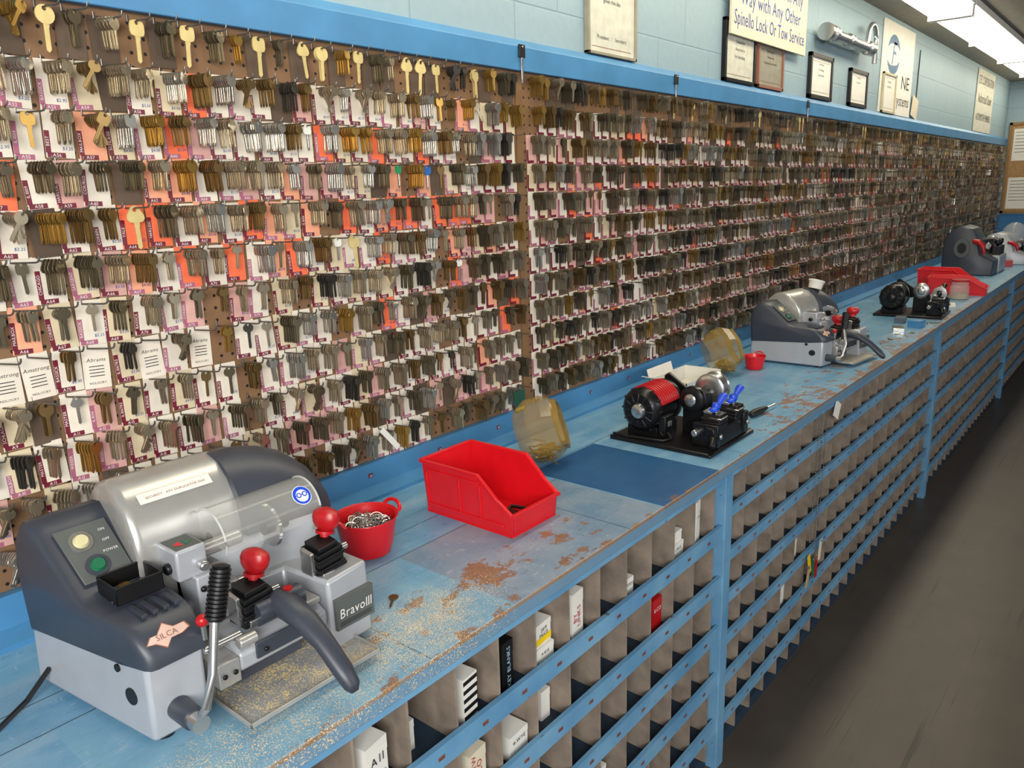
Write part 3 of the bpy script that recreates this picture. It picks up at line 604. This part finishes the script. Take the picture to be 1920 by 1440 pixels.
o=bpy.data.objects.new('key',KM[(0,4)]); o.location=(.86,-.465,.9925); o.rotation_euler=(math.radians(-90),0,-.9); o.scale=(.8,.8,.8); COL.objects.link(o); tag(o,label='single bronze key lying on the countertop',category='key')
b=B().rev((3.47,-.345,1.274),(3.48,-.35,1.312),[(0,.026),(.02,.028),(.8,.032),(.8,.035),(1,.035),(1,.031),(.1,.026)],M_white,24)
b.obj('plastic_cup',org=(3.47,-.345,1.274),label='small white plastic cup resting on the key machine',category='cup')
# ---------------------------------------------------------------- duplicators with motor
def duplicator(loc,rot,style,lab):
    e=empty('key_duplicator',loc,rot,label=lab,category='key machine')
    def ch(b,n,bevel=0,**k): return b.obj(n,parent=e,bevel=bevel,**k)
    ch(B().prism('x',[(-.165,0),(.165,0),(.165,.012),(-.155,.012),(-.165,.008)],-.143,.143,M_blackm),'base_plate',.003)
    b=B(); my,mz=.085,.088
    b.rev((-.112,my,mz),(.055,my,mz),[(0,.03),(.0,.048),(.04,.057),(.10,.0635),(.17,.0635),(.18,.058),(.82,.058),(.83,.0635),(.92,.0635),(.97,.058),(1,.045)],M_blackm,36)
    for k in range(12):
        a=2*math.pi*k/12; w_=V((0,math.cos(a),math.sin(a))); c0=V((-.114,my,mz))
        b.cyl(c0+w_*.028,c0+w_*.050+V((.004,0,0)),.003,M_black,n=6)
        b.box((-.098,my+.0635*math.cos(a)-.003,mz+.0635*math.sin(a)-.003),(-.083,my+.0635*math.cos(a)+.003,mz+.0635*math.sin(a)+.003),M_black)
    b.box((-.09,my-.05,.012),(.03,my+.05,.04),M_blackm).prism('x',[(my-.06,.012),(my+.06,.012),(my+.03,.05),(my-.03,.05)],-.07,.0,M_blackm); ch(b,'motor',.001)
    ch(B().rev((-.124,my,mz),(-.110,my,mz),[(0,.010),(.15,.014),(.3,.020),(1,.024)],M_steel if style==0 else M_blackm,24),'motor_bearing_cap')
    if style==0:
        b=B(); n=14
        arc=[math.radians(15+150*i/(n-1)) for i in range(n)]
        outer=[(my+.064*math.cos(a),mz+.064*math.sin(a)) for a in arc]; inner=[(my+.056*math.cos(a),mz+.056*math.sin(a)) for a in arc[::-1]]
        b.prism('x',outer+inner,-.080,.025,M_redd)
        for k in range(9): b.prism('x',[(my+(.0675)*math.cos(a),mz+.0675*math.sin(a)) for a in arc]+inner,-.078+k*.0115,-.073+k*.0115,M_redd)
        ch(b,'red_motor_shroud',.0008)
        ch(B().box((-.09,my-.078,.03),(-.045,my-.055,.075),M_black).box((-.078,my-.083,.045),(-.058,my-.078,.06),M_dark2),'switch_box',.002)
        ch(B().tube([(-.07,my-.07,.03),(-.09,my-.1,.016),(-.12,my-.09,.016),(-.135,my+.02,.016),(-.13,my+.075,.016)],.0035,M_black,8),'power_cable')
    b=B().box((.0,-.075,.012),(.06,.0,.085),M_blackm).cyl((-.02,-.04,.112),(.12,-.04,.112),.019,M_blackm).prism('x',[(-.075,.085),(0,.085),(-.01,.13),(-.065,.13)],.01,.05,M_blackm)
    b.prism('x',[(-.02,.10),(.03,.13),(.085,.165),(.10,.155),(.10,.06),(.03,.07),(-.02,.085)],.062,.074,M_blackm)
    for q in ((.02,-.076,.06),(.04,-.076,.06),(.02,-.076,.03),(.04,-.076,.03)): b.cyl(q,(q[0],q[1]-.005,q[2]),.005,M_steel,n=10)
    ch(b,'spindle_housing',.002)
    b=B().rev((-.030,-.04,.118),(-.010,-.04,.118),[(0,.020),(.1,.030),(.3,.038),(1,.038)],M_blackm if style==0 else M_steel,28).rev((-.036,-.04,.118),(-.028,-.04,.118),[(0,.013),(.4,.018),(1,.018)],M_steel,24)
    b.rev((-.008,-.04,.118),(.0,-.04,.118),[(0,.034),(1,.034)],M_steel,40); ch(b,'hand_wheel')
    if style==0: ch(B().rev((.075,-.045,.125),(.125,-.045,.125),[(0,.02),(.0,.042),(.08,.048),(.16,.045),(.5,.045),(.84,.045),(.92,.048),(1,.042)],M_steel,40),'wire_wheel')
    else: ch(B().rev((-.05,-.13,.11),(-.03,-.13,.11),[(0,.02),(.1,.034),(1,.034)],M_steel,28).rev((-.056,-.13,.11),(-.05,-.13,.11),[(0,.01),(1,.013)],M_blackm,20),'gauge_dial')
    b=B().prism('x',[(-.158,.012),(-.09,.012),(-.085,.05),(-.10,.062),(-.15,.058)],-.075,.10,M_blackm)
    b.cyl((-.11,-.095,.05),(.14,-.095,.05),.010,M_steel).box((.08,-.16,.012),(.11,-.08,.075),M_blackm).box((-.09,-.16,.012),(-.072,-.08,.075),M_blackm)
    for q in (-.08,.095): b.cyl((q,-.16,.045),(q,-.168,.045),.007,M_steel,n=12)
    ch(b,'carriage',.003)
    for xv in (-.045,.065):
        b=B().prism('y',[(xv-.03,.058),(xv+.03,.058),(xv+.024,.098),(xv-.018,.098)],-.152,-.10,M_blackm).box((xv-.02,-.125,.098),(xv+.022,-.10,.106),M_steel)
        for k in range(3): b.box((xv-.032,-.154,.064+k*.01),(xv+.03,-.098,.069+k*.01),M_black)
        b.box((xv-.025,-.158,.086),(xv+.02,-.12,.09),M_steel)
        b.cyl((xv,-.13,.098),(xv,-.13,.112),.006,M_steel); ch(b,'vise',.0015)
        m=M_blue if style==0 else M_blackm
        b=B().rev((xv,-.13,.106),(xv,-.13,.126),[(0,.008),(.5,.013),(1,.011)],m,16)
        c0=V((xv-.006,-.13,.116)); c1=V((xv-.034,-.135,.112)); b.rev(c0,c1,[(0,.008),(.4,.011),(.8,.012),(1,.007)],m,14,sq=.5)
        c0=V((xv+.006,-.13,.116)); c1=V((xv+.054,-.128,.140)); b.rev(c0,c1,[(0,.008),(.35,.009),(.7,.013),(.9,.013),(1,.008)],m,14,sq=.55)
        ch(b,'wing_nut')
    b=B().prism('x',[(-.16,.05),(-.13,.05),(-.13,.075),(-.155,.07)],-.11,-.08,M_blackm).tube([(-.095,-.14,.05),(-.12,-.16,.045),(-.135,-.165,.03)],[.007,.008,.009],M_black); ch(b,'stop_lever',.002)
    return e
duplicator((2.05,-.447,.99),0,0,'black key duplicator with red-topped motor and blue wing nuts').scale=(1.05,1,1.06)
duplicator((4.78,-.46,.99),.05,1,'black metal key duplicator with round steel dials').scale=(1.1,1.05,1.15)
# ---------------------------------------------------------------- far machines
def farmachine(loc,style,lab):
    e=empty('key_cutting_machine',loc,0,label=lab,category='key machine')
    def ch(b,n,bevel=0,**k): return b.obj(n,parent=e,bevel=bevel,**k)
    s=[(-.16,0),(.18,0),(.18,.14),(.17,.2),(.13,.25),(.06,.27),(-.01,.255),(-.05,.2),(-.07,.12),(-.16,.08)]
    ch(B().loft([[(x,p[0]*f,p[1]*f) for p in s] for x,f in ((-.18,.9),(-.17,1),(.05,1),(.07,.96))],M_dark if style==0 else M_silver),'housing',.008,smooth=50)
    ch(B().box((.0,-.17,.0),(.24,.12,.10),M_silver if style==0 else M_dark),'base',.01)
    ch(B().box((.03,-.10,.1),(.14,.04,.19),M_blackm).cyl((.02,-.08,.15),(.2,-.08,.15),.02,M_steel).rev((.15,-.08,.15),(.17,-.08,.15),[(0,.05),(1,.05)],M_steel,30),'cutter_head',.004)
    ch(B().tube([(-.19,-.02,.19),(-.195,-.06,.185),(-.2,-.09,.16),(-.2,-.1,.12)],[.012,.016,.016,.01],M_redd,12),'red_handle')
    for x in (.05,.16): ch(B().box((x-.025,-.16,.1),(x+.025,-.11,.15),M_black).rev((x,-.135,.15),(x,-.135,.19),[(0,.008),(.4,.02),(.8,.02),(1,.008)],M_black,16),'vise',.002)
    if style==0: ch(B().rev((-.176,.05,.15),(-.186,.05,.15),[(0,.055),(1,.052)],M_dark2,32).rev((-.18,.05,.15),(-.192,.05,.15),[(0,.03),(1,.028)],M_black,24),'side_disc')
    else:
        ch(B().sph((.06,-.03,.24),(.12,.1,.11),M_clear,20),'clear_dome')
    return e
farmachine((7.15,-.36,.99),0,'dark key cutting machine with round disc and red handle').scale=(1.3,1.05,1.4)
farmachine((8.1,-.46,.99),1,'silver key cutting machine with a clear dome cover')
# ---------------------------------------------------------------- bins, bowls, jars
def bin_(loc,w,d,h,rot,lab,m=M_red):
    b=B(); t=.0035; f=.42
    b.box((-w/2+.006,-d/2+.004,0),(w/2-.006,d/2-.004,t),m)
    side=[(-d/2+.006,0),(d/2-.006,0),(d/2,h),(-d*.16,h),(-d*.36,h*.62),(-d/2+.0,h*f)]
    for s in (-1,1):
        xo=lambda z:(w/2-.008+.008*z/h)*s
        b.loft([[(xo(p[1]),p[0],p[1]) for p in side],[(xo(p[1])-t*s,p[0],p[1]) for p in side]],m)
        rim=[(d/2+.003,h),(-d*.16,h),(-d*.36,h*.62),(-d/2,h*f)]
        for i in range(len(rim)-1):
            p,q=rim[i],rim[i+1]; b.loft([[(xo(p[1])-.002*s,p[0],p[1]-.006),(xo(p[1])+.006*s,p[0],p[1]-.006),(xo(p[1])+.006*s,p[0],p[1]+.002),(xo(p[1])-.002*s,p[0],p[1]+.002)],[(xo(q[1])-.002*s,q[0],q[1]-.006),(xo(q[1])+.006*s,q[0],q[1]-.006),(xo(q[1])+.006*s,q[0],q[1]+.002),(xo(q[1])-.002*s,q[0],q[1]+.002)]],m)
        def xs(z): return xo(z)+.0035*s
        for (ya,yb,za,zb) in ((-d*.40,d*.46,.14,.20),(-d*.15,d*.46,.80,.86),(d*.06,d*.08,.2,.82),(d*.44,d*.46,.2,.82),(-d*.17,-d*.15,.2,.82)):
            b.loft([[(xs(h*za),ya,h*za),(xs(h*za),yb,h*za),(xs(h*zb),yb,h*zb),(xs(h*zb),ya,h*zb)],[(xo(h*za)-.001*s,ya,h*za),(xo(h*za)-.001*s,yb,h*za),(xo(h*zb)-.001*s,yb,h*zb),(xo(h*zb)-.001*s,ya,h*zb)]],m)
    b.prism('x',[(d/2-.006,0),(d/2,h),(d/2-t,h),(d/2-.006-t,0)],-w/2+.006,w/2-.006,m)
    b.box((-w/2,d/2-.004,h-.006),(w/2,d/2+.006,h+.002),m)
    hf=h*f; b.prism('x',[(-d/2+.006,0),(-d/2,hf),(-d/2+t,hf),(-d/2+.006+t,0)],-w/2+.006,w/2-.006,m)
    b.box((-w/2,-d/2-.006,hf-.005),(w/2,-d/2+.004,hf+.002),m)
    ob=b.obj('storage_bin',bevel=.0008,label=lab,category='bin'); ob.location=loc; ob.rotation_euler=(0,0,rot); return ob
bin_((1.265,-.355,CT),.172,.275,.132,0,'red plastic open-front storage bin on the blue countertop')
b=B().tube([(1.29,-.46,.9995),(1.31,-.43,1.004),(1.30,-.39,1.004),(1.27,-.40,1.0)],.005,M_black).box((1.23,-.43,.9945),(1.29,-.39,1.004),M_black)
b.obj('hand_tool',org=(1.27,-.42,.9945),label='black hand tool lying in the red bin',category='tool')
bin_((5.80,-.50,CT),.2,.34,.11,.1,'red plastic storage bin beside a clear jar')
bin_((6.08,-.38,CT),.2,.34,.13,0,'red plastic storage bin behind another bin')
def bucket(loc,s,lab,rot=0):
    b=B().rev((0,0,0),(0,0,.080),[(0,.04),(.03,.046),(.3,.053),(1,.063),(1.02,.066),(1,.0665),(.97,.0605),(.1,.046),(.03,.044)],M_red,36)
    for sg in (-1,1):
        pts=[(sg*.062+sg*.010*math.sin(t*math.pi/8),.028*math.cos(math.pi*t/8),.079+.014*math.sin(math.pi*t/8)) for t in range(9)]
        b.tube(pts,.004,M_red,8)
    ob=b.obj('bucket',label=lab,category='bucket'); ob.location=loc; ob.scale=(s,s,s); ob.rotation_euler=(0,0,rot); return ob
bucket((.957,-.275,CT),1.04,'small red plastic bucket with two ear handles full of key rings',-.15)
bucket((3.02,-.27,CT),.68,'tiny red plastic bucket beside an amber jar')
rg=B().tube([(.0135*math.cos(a*math.pi/10),.0135*math.sin(a*math.pi/10),0) for a in range(20)],.0012,M_steel,6,True).mesh('key_ring')
for k in range(60):
    a=R.uniform(0,6.28); q=R.uniform(0,.044)
    o=bpy.data.objects.new('key_ring',rg); o.location=(.957+q*math.cos(a),-.275+q*math.sin(a),1.050+R.uniform(0,.012)); o.rotation_euler=(R.uniform(-.9,.9),R.uniform(-.9,.9),0); COL.objects.link(o)
    tag(o,label='shiny steel split key ring in the red bucket',category='key ring',group='key rings in the red bucket')
b=B().rev((.957,-.275,.998),(.957,-.275,1.047),[(0,.044),(1,.056)],M_blackm,24); b.obj('loose_key_rings',org=(.957,-.275,.998),kind='stuff',label='dark mass of key rings filling the bucket',category='key rings')
def jar(loc,rot,lab,sc_):
    e=empty('plastic_jar',loc,rot,label=lab,category='jar'); e.scale=(sc_,sc_,sc_)
    rings=[]; N=6; al=.30
    for x,r in ((-.054,.042),(-.056,.060),(-.046,.072),(-.018,.090),(.022,.090),(.046,.076),(.050,.070),(.060,.070),(.062,.064),(.044,.066)):
        rg_=[]
        for i in range(N):
            a0=2*math.pi*(i+.5)/N; a1=2*math.pi*(i+1.5)/N
            for t in (.12,.5,.88):
                p=V((math.cos(a0),math.sin(a0)))*(1-t)+V((math.cos(a1),math.sin(a1)))*t
                rg_.append((x,p[0]*r,p[1]*r))
        rings.append([(q[0]*math.cos(al)-q[2]*math.sin(al),q[1],q[2]*math.cos(al)+q[0]*math.sin(al)) for q in rg_])
    dz=-min(q[2] for g in rings for q in g)
    rings=[[(q[0],q[1],q[2]+dz) for q in g] for g in rings]
    b=B().loft(rings[:6],M_amber,False); b.add(rings[0],[tuple(range(3*N))],M_amber); b.obj('jar_body',parent=e,smooth=18)
    B().loft(rings[5:],M_amberr,False).obj('jar_rim',parent=e,smooth=18)
    for k in range(44):
        o=bpy.data.objects.new('key',KM[(k%4,1)]); o.parent=e; o.location=(R.uniform(-.01,.035),R.uniform(-.03,.03),.014+.0008*k); o.rotation_euler=(math.radians(-90)+R.uniform(-.3,.3),R.uniform(-.2,.2),R.uniform(0,6.28)); o.scale=(.7,.7,.7); COL.objects.link(o)
    return e
jar((1.615,-.235,CT),-.95,'amber plastic faceted jar tipped on its side holding brass keys',1.1)
jar((2.86,-.195,CT),-.8,'amber plastic faceted jar on its side beside a red bucket',1.1)
def carton2(a,b_,m,lab,n='carton'):
    x0,y0,z0=a; x1,y1,z1=b_; t=.003; b=B().box((x0,y0,z0),(x1,y1,z0+t),m)
    for q in (((x0,y0),(x1,y0+t)),((x0,y1-t),(x1,y1)),((x0,y0),(x0+t,y1)),((x1-t,y0),(x1,y1))): b.box((q[0][0],q[0][1],z0),(q[1][0],q[1][1],z1),m)
    b.box((x0-.06,y0+.01,z1-.001),(x0+.02,y1,z1+.002),m,RY(.35),(x0,y0,z1)); b.box((x0,y1,z1),(x1-.1,y1+.002,z1+.035),m,RX(-.3),(x0,y1,z1))
    b.box((x0+.04,y0+.02,z0+t),(x0+.12,y1-.02,z0+.03),M_kraft)
    return b.obj(n,org=((x0+x1)/2,(y0+y1)/2,z0),smooth=0,label=lab,category='box')
carton2((2.42,-.27,CT),(2.70,-.12,1.05),M_white,'white open cardboard tray behind the black duplicator')
B().box((1.38,-.13,CT),(1.50,-.075,1.03),M_cream).obj('carton',org=(1.44,-.10,CT),bevel=.001,label='low cream box behind the amber jar',category='box')
b=B().rev((0,0,0),(0,0,.11),[(0,.05),(.05,.055),(.7,.055),(.82,.045),(.83,.048),(1,.048)],M_clear,28); ob=b.obj('jar_with_lid',label='clear plastic jar with red lid holding small parts',category='jar'); ob.location=(5.52,-.56,CT)
b=B().rev((0,0,0),(0,0,.012),[(0,.05),(1,.05)],M_redd,28); o2=b.obj('lid',parent=ob); o2.location=(0,0,.11)
b=B().rev((0,0,.003),(0,0,.04),[(0,.048),(.8,.05),(1,.03)],M_kraft,20); b.obj('small_parts',parent=ob)
b=B().rev((2.33,-.545,1.003),(2.44,-.555,1.003),[(0,.006),(.05,.011),(.3,.013),(.7,.011),(1,.006)],M_black,12).cyl((2.44,-.555,1.003),(2.5,-.56,1.003),.003,M_steel,n=8)
b.obj('screwdriver',org=(2.4,-.555,CT),label='black-handled screwdriver lying on the counter',category='screwdriver')
def small(n,x,y,w,d,h,m,rot,lab,cat):
    b=B().box((-w/2,-d/2,0),(w/2,d/2,h),m).box((-w/2-.001,-d/2-.001,h*.7),(w/2+.001,d/2+.001,h*1.02),m); ob=b.obj(n,bevel=.001,label=lab,category=cat); ob.location=(x,y,CT); ob.rotation_euler=(0,0,rot)
small('metal_case',4.2,-.53,.09,.05,.018,M_steel,.3,'small steel case lying on the counter','case')
small('parts_box',4.35,-.58,.07,.06,.035,M_band,-.2,'small blue box on the counter','box')
small('parts_box',4.45,-.48,.08,.05,.03,mat('slate_box','#50606c',.4),.1,'small slate grey box on the counter','box')
small('notepad',4.05,-.36,.12,.08,.012,M_white,.4,'white notepad on the counter','notepad')
small('wooden_block',4.1,-.22,.2,.07,.03,M_kraft,0,'small wooden block against the pegboard trim','block')
small('notepad',5.2,-.55,.15,.1,.008,M_white,.2,'white paper pad beside the red bin','notepad')
small('parts_box',7.75,-.5,.1,.1,.05,M_redd,.2,'dark red box between the machines','box')
small('parts_box',5.3,-.25,.14,.1,.06,M_cream,.1,'cream box near the pegboard','box')
for k in range(9):
    o=bpy.data.objects.new('key',KM[(k%4,R.choice([0,1,3,4]))]); o.location=(R.uniform(3.8,4.5),R.uniform(-.62,-.4),.9925); o.rotation_euler=(math.radians(-90),0,R.uniform(0,6)); COL.objects.link(o)
    tag(o,label='loose key blank lying on the countertop',category='key',group='loose keys on the countertop')
# ---------------------------------------------------------------- chains hanging on the cabinet
for k,(x,zb) in enumerate(((2.66,.42),(2.70,.50),(2.63,.46))):
    b=B(); n=int((.945-zb)/.009)
    for i in range(n): 
        zz=.945-i*.009; b.sph((x+.012*math.sin(i*.05+k),-.668,zz),.003,M_steel,6)
    b.obj('ball_chain',org=(x,-.668,.945),label='steel ball chain hanging down the cabinet front',category='chain',group='ball chains on the cabinet')
for k,(x,z,m,nm) in enumerate(((2.62,.40,M_yellow,'yellow'),(2.66,.37,M_green,'green'),(2.69,.36,M_redd,'red'),(2.72,.42,M_cream,'cream'),(2.60,.36,M_kraft,'brown'))):
    b=B().box((x-.012,-.672-.001*k,z-.05),(x+.012,-.670-.001*k,z+.03),m,RY(.15*(k-2))).cyl((x,-.669,z+.025),(x,-.675-.001*k,z+.025),.004,M_steel,n=10)
    b.obj('key_tag',org=(x,-.671,z),smooth=0,label=nm+' tag hanging at the end of a ball chain',category='tag',group='tags on the ball chains')
b=B().box((2.80,-.668,.89),(2.86,-.665,.95),M_white,RY(.5)); b.obj('paper_slip',org=(2.83,-.667,.92),smooth=0,label='white slip tucked on the front rail of the cabinet',category='paper')
# ---------------------------------------------------------------- wall things
def cert(x0,x1,z0,z1,fm,lines,lab,paper=M_cream,border=.014,yb=-.001,lh=None):
    e=B(); y=-.02
    for q in (((x0,z0),(x1,z0+border)),((x0,z1-border),(x1,z1)),((x0,z0),(x0+border,z1)),((x1-border,z0),(x1,z1))): e.box((q[0][0],y,q[0][1]),(q[1][0],yb,q[1][1]),fm)
    org=((x0+x1)/2,-.01,z0); f=e.obj('picture_frame',org=org,bevel=.001,smooth=0,label=lab,category='frame')
    b=B().box((x0+border,-.012,z0+border),(x1-border,-.010,z1-border),paper); W=x1-x0; H=z1-z0; c=(x0+x1)/2
    for q in ((x0+border+.02,z0+border+.015,x1-border-.02,z0+border+.017),(x0+border+.02,z1-border-.017,x1-border-.02,z1-border-.015)): b.quad([(q[0],-.0125,q[1]),(q[2],-.0125,q[1]),(q[2],-.0125,q[3]),(q[0],-.0125,q[3])],M_brown)
    for i,t in enumerate(lines):
        if not t: continue
        if lh: b.text(t,(c,-.0128,z1-.08-lh*1.55*i),(1,0,0),(0,0,1),min(lh,W*.8/(len(t)*.55)),M_ink)
        else: b.text(t,(c,-.0128,z1-H*(.24+.12*i)),(1,0,0),(0,0,1),min(H*.075,W*.8/(len(t)*.62)),M_ink)
    b.obj('certificate',parent=f,org=org,smooth=0,fix=False)
M_paperg=mat('aged_white_paper','#c6c6b8',.7)
cert(2.19,2.485,2.155,2.62,mat('grey_wood_frame','#8f8a78',.5),['Certificate of Achievement','This certifies that','','has completed the course','','of study in','Locksmithing','','given this day','','','','President       Secretary'],'white certificate in a thin grey frame on the blue wall',M_paperg,.009,lh=.018)
cert(3.19,3.50,2.155,2.40,M_blackm,['Certificate of Course','Completion','Awarded to','for attending'],'certificate in a black frame standing on the blue board',M_paperg)
cert(3.53,3.83,2.155,2.36,M_brown,['Certificate of','Membership','Associated Locksmiths'],'darker certificate in a brown frame on the blue board',mat('grey_paper','#8d8a7c',.7))
cert(4.19,4.53,2.155,2.375,M_black,['Certificate','of Training','Lock Service'],'certificate in a black frame on the blue board',M_white,.02)
cert(4.84,5.17,2.155,2.36,M_black,['Certificate','Awarded to'],'small certificate in a black frame on the blue board',M_white,.02)
b=B().box((3.20,-.035,2.335),(4.05,-.025,2.735),M_cream)
for i,(t,w_) in enumerate((('Not Associated In Any',.72),('Way with Any Other',.68),('Spinello Lock Or Tow Service',.80))):
    b.text(t,(3.625,-.036,2.540-i*.082),(1,0,0),(0,0,1),.082,M_binkk,fit=w_)
b.obj('wall_sign',org=(3.645,-.03,2.335),smooth=0,fix=False,label='cream sign with blue lettering above the framed certificates',category='sign')
b=B().rev((4.25,-.06,2.47),(5.03,-.06,2.47),[(0,.025),(0,.042),(.04,.042),(.05,.028),(.10,.028),(.11,.040),(.16,.040),(.17,.027),(.45,.027),(.46,.034),(.52,.034),(.53,.027),(.90,.027),(.91,.038),(1,.038),(1,.02)],M_steel,24)
b.tube([(4.93,-.06,2.44)]+[(5.04+.075*math.cos(t),-.06,2.53+.075*math.sin(t)) for t in [math.pi-math.pi*i/10 for i in range(11)]]+[(5.115,-.06,2.40)],.014,M_steel,12)
for x in (4.4,4.9): b.box((x-.01,-.06,2.44),(x+.01,-.001,2.46),M_steel)
b.obj('giant_lock_display',org=(4.65,-.03,2.42),label='oversized steel pipe lock with curved shackle mounted on the wall',category='lock')
b=B().box((5.46,-.006,2.158),(6.23,-.002,2.71),M_white)
c=V((5.72,-.0068,2.52))
teal=mat('logo_blue','#1d5a86',.5)
for s_,a0 in ((1,0.3),(1,3.5)):
    vs=[];k=14
    for i in range(k): a=a0+2.5*i/(k-1); r=.15; w=.07*math.sin(math.pi*(i+.3)/(k)); vs+=[c+V((r*math.cos(a),0,r*math.sin(a)*.8)),c+V(((r-w)*math.cos(a),0,(r-w)*math.sin(a)*.8))]
    b.add(vs,[(2*i,2*i+1,2*i+3,2*i+2) for i in range(k-1)],teal)
b.text('F',c+V((0,0,-.06)),(1,0,0),(.2,0,1),.2,teal); b.text('NE',(6.06,-.0068,2.33),(1,0,0),(0,0,1),.12,M_ink,fit=.22); b.text('ystems',(6.03,-.0068,2.22),(1,0,0),(0,0,1),.10,M_ink,fit=.32)
b.obj('banner',org=(5.85,-.004,2.158),smooth=0,fix=False,label='white banner with blue emblem and black lettering on the wall',category='banner')
cert(5.50,5.80,2.156,2.40,mat('pale_wood_frame','#b8b090',.5),['Certificate','Authorized'],'pale framed certificate in front of the banner',M_white,yb=-.008)
b=B().tube([(6.38,-.01,2.62),(6.37,-.01,2.45),(6.36,-.012,2.30)],.004,M_blackm,6).box((6.27,-.012,2.16),(6.43,-.008,2.30),M_cream,RY(.2)); b.obj('hanging_notice',org=(6.36,-.01,2.16),smooth=0,label='cream notice hanging on a dark cord',category='notice')
b=B().box((8.56,-.01,2.158),(9.42,-.003,2.71),M_paperg)
for i,(t,h,w_) in enumerate((('CFC CORPORATION',.11,.78),('Authorized Dealer',.12,.7),('AUTOMOTIVE MEMBERS',.09,.74))): b.text(t,(8.99,-.011,2.58-i*.16),(1,0,0),(0,0,1),h,M_ink,fit=w_)
b.obj('wall_sign',org=(8.99,-.006,2.158),smooth=0,fix=False,label='pale dealer sign with dark lettering on the wall',category='sign')
f=B()
y0,y1,z0,z1=-.75,-.04,1.33,2.31
woodf=mat('wood_frame','#8a6a3c',.5)
for q in (((y0,z0),(y1,z0+.03)),((y0,z1-.03),(y1,z1)),((y0,z0),(y0+.03,z1)),((y1-.03,z0),(y1,z1))): f.box((10.425,q[0][0],q[0][1]),(10.449,q[1][0],q[1][1]),woodf)
fo=f.obj('notice_board',org=(10.44,-.4,z0),bevel=.002,smooth=0,label='cork notice board with papers on the end wall',category='notice board')
B().box((10.435,y0+.03,z0+.03),(10.448,y1-.03,z1-.03),mat('cork','#a5835a',.9,var=.3,scale=90)).obj('cork',parent=fo,org=(10.44,-.4,z0),smooth=0)
for (a,c,d,g) in ((-.30,-.09,1.9,2.24),(-.62,-.36,1.85,2.2),(-.30,-.085,1.38,1.72),(-.6,-.36,1.4,1.75)):
    b=B().box((10.431,a,d),(10.4345,c,g),M_white)
    for k in range(7): zz=g-.04-k*.035; b.quad([(10.4305,a+.02,zz),(10.4305,c-.02,zz),(10.4305,c-.02,zz+.006),(10.4305,a+.02,zz+.006)],M_dark2)
    b.obj('paper_notice',org=(10.433,(a+c)/2,d),smooth=0,fix=False,label='white printed sheet pinned on the cork board',category='paper',group='sheets on the cork board')
# ---------------------------------------------------------------- light fixtures
M_lens=mat('lit_fluorescent_lens','#fff2d6',.4,emit=8,var=0)
for x in (.6,3.03,5.46,7.89):
    e=empty('fluorescent_fixture',(x+1.2,-.375,2.74),label='long white fluorescent ceiling fixture switched on',category='ceiling light',group='fluorescent fixtures in a row')
    o=e.location.copy()
    B().box((x,-.50,2.70),(x+2.4,-.25,2.739),M_white).obj('fixture_body',parent=e,org=o,bevel=.003,smooth=0)
    B().prism('x',[(-.49,2.70),(-.26,2.70),(-.275,2.655),(-.31,2.64),(-.36,2.648),(-.375,2.655),(-.39,2.648),(-.44,2.64),(-.475,2.655)],x+.01,x+2.39,M_lens).obj('lens',parent=e,org=o)
    b=B()
    for q in (x,x+1.19,x+2.38): b.box((q,-.492,2.638),(q+.012,-.258,2.70),M_white)
    b.obj('end_cap',parent=e,org=o,smooth=0)
# ---------------------------------------------------------------- lights
def area(loc,tgt,sx,sy,p,col):
    l=bpy.data.lights.new('window_and_fill_light','AREA'); l.shape='RECTANGLE'; l.size=sx; l.size_y=sy; l.energy=p; l.color=col
    o=bpy.data.objects.new('window_and_fill_light',l); o.location=loc; o.rotation_euler=(V(tgt)-V(loc)).to_track_quat('-Z','Y').to_euler(); COL.objects.link(o)
area((-1.3,-2.6,2.25),(1.0,-.2,1.35),1.8,1.3,128,(1,.98,.95))
area((3.0,-4.2,2.5),(4,0,1.5),4,1.0,50,(1,.975,.93))  # added fill lamp brightening the far board, not a window
w=bpy.data.worlds.new('world'); sc.world=w; w.use_nodes=True
w.node_tree.nodes['Background'].inputs[0].default_value=(.88,.94,1,1); w.node_tree.nodes['Background'].inputs[1].default_value=.28
# ---------------------------------------------------------------- camera
cam=bpy.data.cameras.new('camera'); cam.sensor_width=36; cam.lens=27.04; cam.clip_start=.02; co=bpy.data.objects.new('camera',cam); COL.objects.link(co); sc.camera=co
Xc=V((1240,398,-1442)).normalized(); Yc=V((-1773,300,-1442)); Yc=(Yc-Xc*Yc.dot(Xc)).normalized(); Zc=Xc.cross(Yc)
Mx=Matrix((Xc,Yc,Zc)).to_4x4(); Mx.translation=V((0,-1.5,1.727)); co.matrix_world=Mx
